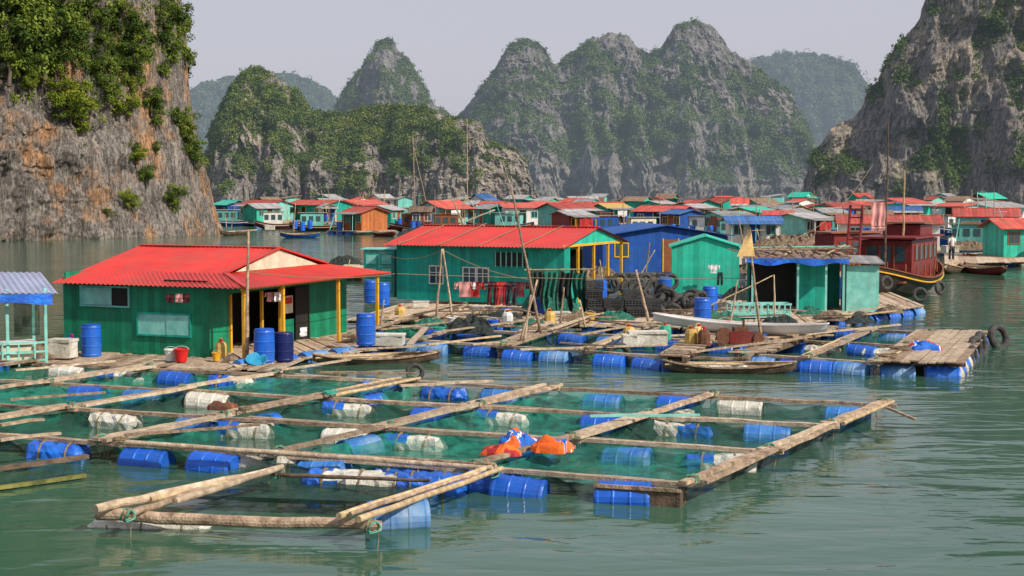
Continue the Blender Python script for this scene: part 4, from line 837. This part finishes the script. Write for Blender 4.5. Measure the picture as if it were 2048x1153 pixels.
def bucket(px,py,z,m,s=1):
    q=W(px,py,z); t=thing('bucket','small plastic bucket standing on the deck edge','bucket',(q.x,q.y,z),0,group='buckets'); t.scale=(s,)*3
    mb=MB(); mb.lathe([(.13,0),(.18,.3),(.195,.3),(.195,.33),(.17,.33),(.165,.29),(.12,.03)],m,n=18); mb.make('body',t); mb=MB(); mb.path([(.19*math.cos(a),.03,.3+.1*math.sin(a)) for a in [i*math.pi/8 for i in range(9)]],.006,white,n=4); mb.make('handle',t)
bucket(342,722,.12,white); bucket(363,724,.12,redp,1.1); bucket(433,722,.12,yellow,.7); bucket(1605,618,.3,orangew,1); bucket(1545,575,.3,turq2,1); bucket(985,660,.3,bluep); bucket(1180,645,.3,yelp); bucket(1450,660,.3,redp); bucket(905,655,.3,whitec)
q=W(513,730,.1); bs=MB().lathe([(.16,0),(.28,.14),(.3,.14),(.3,.16),(.27,.15),(.15,.02)],mat('blue green basin',(.03,.3,.5),(.02,.2,.35),bump=.1),n=24).make('wash_basin',loc=(q.x,q.y,.14)); bs.rotation_euler=(.5,.1,0); tag(bs,'blue-green plastic wash basin leaning on the deck','basin')
q=W(1480,690,.42); t=thing('boat_engine','rusty diesel engine with red block and pulleys','engine',(q.x,q.y,.42),.1)
MB().bx(-.35,.35,-.2,.2,.05,.4,maroon).make('engine_block',t); MB().lathe([(.1,-.08),(.24,-.08),(.24,.06),(.1,.06)],rust,'y',20,(-.5,-.1,.28)).make('flywheel',t); MB().lathe([(.08,-.06),(.16,-.06),(.16,.06),(.08,.06)],rust,'y',18,(.5,-.2,.22)).make('pulley',t); MB().tube((.1,0,.4),(.1,0,.75),.04,.04,rust).make('exhaust_pipe',t); MB().bx(-.2,.2,-.15,.15,.403,.52,rust).make('fuel_tank',t); MB().bx(-.7,.7,-.3,.3,-.02,.045,woodd).make('bed_frame',t)
def heap(px,py,z,w,d,h,m,lab,sd=0):
    q=W(px,py,z); mb=MB()
    nu,nv=30,20; G=np.array([[(i/nu-.5)*w*4+sd,(j/nv-.5)*d*4,0.] for j in range(nv+1) for i in range(nu+1)]); nn=ridged(G,4).reshape(nv+1,nu+1)
    def fn(u,v):
        x=(u-.5)*w;y=(v-.5)*d; e=max(0,1-(2*u-1)**2)*max(0,1-(2*v-1)**2)
        return (x,y,h*e**.6*(.8+.6*float(nn[int(round(v*nv)),int(round(u*nu))]))-.01)
    mb.grid(fn,nu,nv,m); o=mb.make('net_heap',loc=(q.x,q.y,z),rz=R.uniform(-.2,.2)); tag(o,lab,'fishing net',group='heaped fishing nets')
heapm=mat('heaped net dark',(.04,.055,.05),(.012,.016,.014),scale=9,bump=.8); heapg=mat('heaped net green',(.03,.2,.14),(.01,.07,.05),scale=9,bump=.8); heapb=mat('heaped brown gear',(.3,.21,.14),(.06,.05,.035),scale=7,bump=.8)
for a in [(940,665,.35,1.5,.9,.5,heapm),(1100,625,.3,2.2,1.2,.8,heapg),(1250,612,.3,2.5,1.5,.4,heapm),(1360,625,.3,2.2,1.2,.3,heapm),(1660,640,.3,1.2,.8,.3,heapb),(1300,535,.3,3,2,1.0,heapb),(1570,500,.4,5,3,1.0,heapb),(1640,480,.4,5,3,.9,heapb),(1410,460,.4,5,3,.8,heapb),(840,470,.4,4,3,.7,heapm),(1620,560,.4,3,2,.6,heapb),(1530,545,.4,3,2,.7,heapb),(1200,560,.3,2,1.5,.6,heapb),(1440,640,.3,1.5,.8,.3,heapg),(85,715,.15,.9,.6,.4,heapb),(465,722,.12,.5,.4,.2,heapb),(1940,500,.4,3,2,.6,heapb),(760,650,.3,1.2,.8,.25,heapb),(690,530,.3,2,1.5,.5,heapm),(1010,640,.3,1.3,.8,.35,heapm),(1150,640,.3,1.2,.8,.3,heapb),(1230,640,.3,1.4,.8,.3,heapg),(1560,650,.3,1.3,.7,.3,heapm),(860,652,.3,1.1,.7,.25,heapg),(1060,655,.3,1.2,.7,.3,heapg),(1380,645,.3,1.2,.7,.3,heapb),(1480,600,.3,1.5,1,.5,heapm),(1620,630,.3,1,.7,.3,heapg),(1720,645,.3,1,.7,.25,heapm),(1780,625,.3,1,.7,.25,heapb)]:
    heap(*a,'heap of fishing net and gear on the deck',R.random()*50)
q=W(1060,632,.3); t=thing('net_drying_rack','green and black nets hung on a wooden drying rack','drying rack',(q.x,q.y,.3),-.1)
for x in (0,2.1): MB().tube((x,0,0),(x,0,1.75),.04,.035,wood,n=6).make('post',t)
MB().tube((-.2,0,1.68),(2.4,0,1.72),.03,.03,bamboo,n=6).make('rail',t)
for k,m in enumerate((heapm,heapg,heapm,heapg)):
    x0=k*.53; MB().grid(lambda u,v:(x0+u*.5+.05*math.sin(v*5+k),-.06-.09*math.sin(u*17+k)*(.4+v)-.05*k%.1,1.7-.12*math.sin(u*3.14)-v*(1.2+.3*math.sin(u*7+k))),18,8,m).make('hanging_net',t)
def garment(kind,m,loc,rz,s=1,m2=None):
    mb=MB(); ph=R.uniform(0,6)
    def sheet(x0,x1,z0,z1,tw=0,mm=m): mb.grid(lambda u,v:(x0+(x1-x0)*u+tw*v,.035*math.sin(u*8+ph+v*3)+.02*math.sin(v*9),z0+(z1-z0)*v),12,10,mm)
    if kind=='shirt':
        sheet(-.24,.24,0,-.62); sheet(-.42,-.243,-.02,-.3,-.05); sheet(.243,.42,-.02,-.3,.05,m2 or m)
    elif kind=='trousers':
        sheet(-.2,.2,0,-.25); sheet(-.21,-.02,-.253,-.95,-.02); sheet(.02,.21,-.253,-.95,.02)
    else: sheet(-.3,.3,0,-.5,0); sheet(-.3,.3,-.503,-.6,0,m2 or m)
    o=mb.make('hanging_'+kind,loc=loc,rz=rz,smooth=True); o.scale=s if hasattr(s,'__len__') else (s,)*3; tag(o,{'shirt':'shirt','trousers':'pair of trousers','towel':'towel'}[kind]+' hung out to dry on a line','laundry',group='laundry drying on lines')
for k,(px,m,kd) in enumerate([(930,pinkc,'shirt'),(948,rednet,'shirt'),(985,marc,'trousers'),(1003,rednet,'trousers'),(1022,darkc,'trousers'),(1037,marc,'shirt')]):
    p=W(px,632,.3); garment(kd,m,(p.x,p.y,1.55),R.uniform(-.3,.3),.9,whitec if k==0 else None)
for px,m,kd in [(340,marc,'towel'),(358,pinkc,'towel'),(372,marc,'towel')]:
    q=WD(px,588,W(px,718,.1).y-.4); garment(kd,m,(q.x,q.y,q.z),-.4,.42)
for px,m,kd in [(540,pinkc,'shirt'),(556,whitec,'towel'),(607,whitec,'towel')]:
    D=W(px,705,.1).y; q=WD(px,585 if px<600 else 655,D); garment(kd,m,(q.x,q.y,q.z),.8,.45)
for px,py,m,kd in [(1428,530,whitec,'shirt'),(1440,545,darkc,'trousers')]:
    q=WD(px,py,W(px,590,.3).y-.2); garment(kd,m,(q.x,q.y,q.z),0,.6)
for px in (1750,1764): q=WD(px,406,62); garment('towel',pinkc,(q.x,q.y,q.z),.2,(.5,1,1.9))
def pole(a,za,b,D,r,m,lab='bare bamboo pole standing on the raft',extra=None,name='bamboo_pole'):
    p=W(*a,za); q=WD(b[0],b[1],D if D else p.y); o=MB()
    o.tube((0,0,0),q-p,r,r*.55,m,n=8,seg=8,wob=r*.25)
    if extra:
        for (f,dx) in extra:
            c=(q-p)*f; o.tube(c-Vector((dx,0,0)),c+Vector((dx*.7,0,.05)),r*.5,r*.4,m,n=6)
    x=o.make(name,loc=p,smooth=True); tag(x,lab,'pole',group='poles and masts'); return p,q
pole((494,722),.12,(496,460),None,.06,wood,'tall grey timber pole with short crossbar by the porch',[(.985,.35)])
pole((1082,672),.35,(1022,372),None,.05,wood,'thin leaning pole over the cages'); pole((1040,684),.4,(1075,560),None,.05,wood); pole((1048,684),.4,(1062,590),None,.04,wood2)
pole((872,640),.3,(884,498),None,.05,wood); pole((905,640),.3,(886,498),None,.045,wood2); pole((1300,652),.35,(1272,540),None,.06,wood); pole((1524,688),.4,(1496,460),None,.05,wood)
pole((1340,650),.35,(1545,552),None,.03,bamboo); pole((830,430),.4,(826,270),None,.12,wood); pole((858,430),.4,(825,285),None,.1,wood); pole((935,430),.4,(934,238),None,.1,wood,extra=[(.8,1.5)]); pole((1040,440),.4,(1005,320),None,.1,wood2)
for k in range(60):
    px=R.choice([R.uniform(430,1000),R.uniform(800,1100),R.uniform(1400,2040),R.uniform(1400,2040)]); py=R.uniform(436,505) if px>1350 else R.uniform(436,470); hh=R.uniform(20,70); pole((px,py),.4,(px+R.uniform(-22,22),py-hh),None,R.uniform(.04,.08),R.choice([wood,bamboo,woodd,turq2]),extra=[(.9,.8)] if R.random()<.3 else None)
for a,b in [((900,440),(935,395)),((965,440),(930,390)),((915,450),(990,420)),((930,455),(905,400))]: pole(a,.4,b,None,.13,wood2)
for px in (1955,1972): pole((px,450),.4,(px,385),None,.1,turq2,extra=[(.7,1.5)])
for a,b in [((1120,650),(1128,575)),((1170,655),(1160,600)),((1460,655),(1475,560)),((1210,600),(1200,520)),((1290,560),(1300,485)),((1275,560),(1310,500)),((1550,640),(1548,550)),((1100,600),(1092,560)),((760,660),(768,600)),((690,560),(700,520))]: pole(a,.3,b,None,.04,R.choice([wood,bamboo,wood2]))
def line(a,b,sag,lab,r=.012):
    pts=[a.lerp(b,i/14)-Vector((0,0,sag*4*(i/14)*(1-i/14))) for i in range(15)]; mb=MB(); mb.path([p-a for p in pts],r,rope,n=4); o=mb.make('rope_line',loc=a); tag(o,lab,'rope')
line(WD(500,545,41),WD(790,548,50),.15,'clothes line strung from the tall pole'); line(WD(885,500,55),WD(1140,560,60),.4,'cable sagging between poles'); line(WD(795,548,50),WD(1545,555,60),.12,'long rope strung across the rafts')
line(WD(1498,490,47),WD(1745,330,66),1,'rigging line up to the boat mast'); line(WD(885,500,55),WD(760,505,60),.3,'cable tied to the teal house')
p=W(1524,688,.4); q=WD(1500,455,p.y-.25); sF=p.y/F; mb=MB()
mb.grid(lambda u,v:(-26*sF*v+u*(36*sF*v+.01),.05*math.sin(5*v+4*u),-58*sF*v),8,14,sailc); o=mb.make('cloth_flag',loc=q); tag(o,'faded ochre triangular cloth tied to a pole','flag')
def crumple(px,py,z,L,Wd,H,rz,ma,mb_,mc,sd,lab):
    q=W(px,py,z); mb=MB(); nu,nv=44,32
    base=np.array([[(i/nu-.5)*L,(j/nv-.5)*Wd,0] for j in range(nv+1) for i in range(nu+1)])
    hh=np.abs(fbm(base*np.array([4.5,4.5,1])+sd,4))*1.6; wv=fbm(base*3+np.array([sd,0,3.]),2)
    cc=fbm(np.array([[i*.1+sd,j*.1,1.] for j in range(nv+1) for i in range(nu+1)]),1)
    vs=[]
    for k,b in enumerate(base):
        i=k%(nu+1);j=k//(nu+1); e=max(0,4*(i/nu)*(1-i/nu)*4*(j/nv)*(1-j/nv))**.35; w=wv[k]
        vs.append((b[0]+w*.16,b[1]-w*.16+hh[k]*.05,H*(.55+hh[k]*.8)*e-.05*(1-e)))
    mb.v=vs; mb.mats=[ma,mb_,mc]
    for j in range(nv):
        for i in range(nu):
            k=j*(nu+1)+i; mb.f.append((k,k+1,k+nu+2,k+nu+1)); c=cc[k]; mb.m.append(2 if abs(c)<.04 else (1 if c>.12 else 0))
    o=mb.make('life_jacket',loc=(q.x,q.y,z),rz=rz,smooth=True); tag(o,lab,'life jacket',group='discarded life jackets')
crumple(1115,897,.45,.68,.5,.22,.1,orangec,bluec,whitec,3.1,'crumpled orange and blue life jacket lying on a beam')
crumple(1045,886,.45,.66,.5,.24,.5,bluec,orangec,whitec,8.4,'crumpled blue life jacket with orange panels on a beam')
crumple(1000,903,.42,.6,.35,.12,-.1,orangec,rednet,orangec,5.2,'flattened orange life jacket draped over a plank')
crumple(1845,698,.43,.85,.55,.26,.1,bluec,redp,whitec,1.7,'blue and red cloth bundle lying on the plank deck')
crumple(450,815,.42,.5,.35,.15,.1,rust,brownr,rust,2.7,'rust-red cloth bundle lying on a cage beam')
def coil(px,py,z,r=.25,m=rope):
    q=W(px,py,z); pts=[]
    for i in range(60):
        a=i*.55; rr=r*(.6+.4*math.sin(i*.13)**2)*R.uniform(.92,1.08); pts.append((rr*math.cos(a),rr*math.sin(a),.02+i*.0012))
    o=MB().path(pts,.013,m,n=4).make('rope_coil',loc=(q.x,q.y,z)); tag(o,'loose coil of rope on the boards','rope',group='rope coils')
for a in [(1775,715,.45,.3,rope),(1800,700,.45,.3,rope),(240,885,.44,.15,rope),(490,822,.44,.15,rope),(660,790,.44,.15,greenp),(1010,655,.4,.3,rope),(1180,700,.45,.2,rope),(1400,655,.4,.3,greenp),(820,640,.35,.3,rope),(1560,660,.4,.3,rope),(880,660,.4,.25,greenp)]: coil(*a)
PL=[((800,772),(985,762),.16,wood2),((1180,832),(1400,830),.07,turq2),((0,850),(85,838),.14,wood),((640,745),(835,748),.14,wood),((560,740),(700,720),.12,wood2),((1100,660),(1180,632),.16,wood2),((1040,700),(1330,690),.12,wood2),((1770,815),(1832,840),.05,wood),((820,690),(850,655),.2,wood2),((1180,640),(1290,655),.1,wood),((700,700),(870,690),.1,wood2),((1300,660),(1500,648),.1,wood),((870,665),(1060,640),.12,wood2),((900,650),(1100,655),.1,wood),((760,660),(930,640),.12,wood),((1160,670),(1300,645),.12,wood2),((1380,705),(1640,672),.1,wood),((1600,670),(1800,650),.12,wood2),((30,740),(230,722),.1,wood2),((250,870),(520,850),.09,wood),((0,880),(120,866),.1,wood2),((20,800),(210,785),.08,wood)]
for k in range(40):
    x=R.uniform(720,1700); y=R.uniform(618,690)-(12 if x>1200 else 0); PL.append(((x,y),(x+R.uniform(40,170),y+R.uniform(-22,12)),R.uniform(.06,.14),R.choice([wood,wood2,woodd,bamboo])))
for a,b,w,m in PL:
    z=.5+R.uniform(-.03,.06); p=W(*a,z); q=W(*b,z); o=MB().plank((0,0,0),q-p,w,.045,m).make('loose_plank',loc=p); tag(o,'loose weathered plank laid across the cages','plank',group='loose planks')
for a,b,c in [((1400,480),(1560,484),(1420,468)),((1560,510),(1700,515),(1570,495)),((860,474),(980,476),(870,464)),((1000,476),(1250,478),(1010,462)),((1490,560),(1700,560),(1500,520)),((1890,528),(2060,524),(1890,508)),((420,446),(640,448),(425,440)),((660,548),(760,552),(690,530)),((1250,500),(1420,500),(1250,480)),((1450,530),(1680,534),(1460,505)),((1600,500),(1680,502),(1600,480))]:
    deck('grey plank walkway floating between village houses',a,b,c,z=.35,pw=.5,fl=False)
# ---------------------------------------------------------------- person
def person(loc,rz):
    t=thing('person','person in white shirt and dark trousers standing on the walkway','person',loc,rz)
    sk=[((0,0,.93),.13),((0,0,1.15),.125),((0,0,1.36),.15),((0,0,1.47),.055),((0,0,1.55),.09),((0,0,1.64),.085),
        ((.1,0,.86),.085),((.11,-.02,.48),.06),((.12,.02,.09),.04),((.12,-.13,.03),.035),
        ((-.1,0,.86),.085),((-.11,.03,.48),.06),((-.12,.06,.09),.04),((-.12,-.09,.03),.035),
        ((.19,0,1.38),.06),((.25,-.02,1.1),.042),((.25,-.14,.88),.028),((.25,-.17,.82),.03),
        ((-.19,0,1.38),.06),((-.26,0,1.1),.042),((-.25,-.08,.86),.028),((-.25,-.1,.8),.03)]
    ed=[(0,1),(1,2),(2,3),(3,4),(4,5),(0,6),(6,7),(7,8),(8,9),(0,10),(10,11),(11,12),(12,13),(2,14),(14,15),(15,16),(16,17),(2,18),(18,19),(19,20),(20,21)]
    for h,sg in ((17,1),(21,-1)):
        b=Vector(sk[h][0])
        for f in range(4):
            n=len(sk); sk.append((tuple(b+Vector((sg*(.0),-.03+f*.018,-.05))),.009)); sk.append((tuple(b+Vector((-sg*.012,-.035+f*.018,-.09+abs(f-1.5)*.008))),.008)); ed+=[(h,n),(n,n+1)]
        n=len(sk); sk.append((tuple(b+Vector((-sg*.02,-.045,-.02))),.01)); sk.append((tuple(b+Vector((-sg*.03,-.055,-.05))),.008)); ed+=[(h,n),(n,n+1)]
    me=bpy.data.meshes.new('body'); me.from_pydata([s[0] for s in sk],ed,[]); me.materials.append(skinm)
    o=ob('body',me,t); md=o.modifiers.new('s','SKIN'); 
    for i,s in enumerate(sk): me.skin_vertices[0].data[i].radius=(s[1],s[1])
    me.skin_vertices[0].data[0].use_root=True; sb=o.modifiers.new('u','SUBSURF'); sb.levels=1; sb.render_levels=2
    MB().lathe([(.02,1.75),(.09,1.72),(.105,1.66),(.1,1.6)],hairm,n=16,c=(0,.015,0)).make('hair',t,smooth=True)
    mb=MB(); mb.lathe([(.15,.9),(.155,1.0),(.15,1.15),(.175,1.33),(.13,1.44),(.07,1.47)],whitec,n=18); mb.tube((.17,0,1.4),(.25,-.02,1.12),.075,.06,whitec,n=10); mb.tube((-.17,0,1.4),(-.26,0,1.12),.075,.06,whitec,n=10); mb.make('shirt',t,smooth=True)
    mb=MB(); mb.tube((.09,0,.95),(.11,-.02,.48),.11,.08,darkc,n=12); mb.tube((.11,-.02,.48),(.12,.02,.12),.08,.065,darkc,n=12); mb.tube((-.09,0,.95),(-.11,.03,.48),.11,.08,darkc,n=12); mb.tube((-.11,.03,.48),(-.12,.06,.12),.08,.065,darkc,n=12); mb.make('trousers',t,smooth=True)
q=W(1903,522,.38); person((q.x,q.y,.38),.3)
# ---------------------------------------------------------------- light, world, camera
sv=Vector((.8,-.6,.0)).normalized()*math.cos(math.radians(38))+Vector((0,0,math.sin(math.radians(38))))
sl=bpy.data.lights.new('sun','SUN'); sl.energy=4.7; sl.angle=math.radians(.6); sl.color=(1,.91,.77)
so=bpy.data.objects.new('sun',sl); COL.objects.link(so); so.rotation_euler=sv.to_track_quat('Z','Y').to_euler()
w=bpy.data.worlds.new('World'); scene.world=w; w.use_nodes=True; nt=w.node_tree; N=nt.nodes; L=nt.links
bg=N['Background']; sky=N.new('ShaderNodeTexSky'); sky.sky_type='NISHITA'; sky.sun_disc=False; sky.sun_elevation=math.radians(38); sky.sun_rotation=math.atan2(sv.x,sv.y); sky.dust_density=3; sky.air_density=1
L.new(sky.outputs[0],bg.inputs[0]); bg.inputs[1].default_value=.1
b2_=N.new('ShaderNodeBackground'); b2_.inputs[0].default_value=(.63,.62,.71,1); b2_.inputs[1].default_value=1
ms=N.new('ShaderNodeMixShader'); ms.inputs[0].default_value=.75; L.new(bg.outputs[0],ms.inputs[1]); L.new(b2_.outputs[0],ms.inputs[2]); L.new(ms.outputs[0],N['World Output'].inputs[0])
cd=bpy.data.cameras.new('camera'); cam=bpy.data.objects.new('camera',cd); COL.objects.link(cam); cam.location=(0,0,CH); cam.rotation_euler=(math.pi/2-PIT,0,0)
cd.sensor_width=36; cd.lens=36*F/2048; cd.clip_end=9000; scene.camera=cam
scene.view_settings.view_transform='Standard'; scene.view_settings.look='None'; scene.view_settings.exposure=0
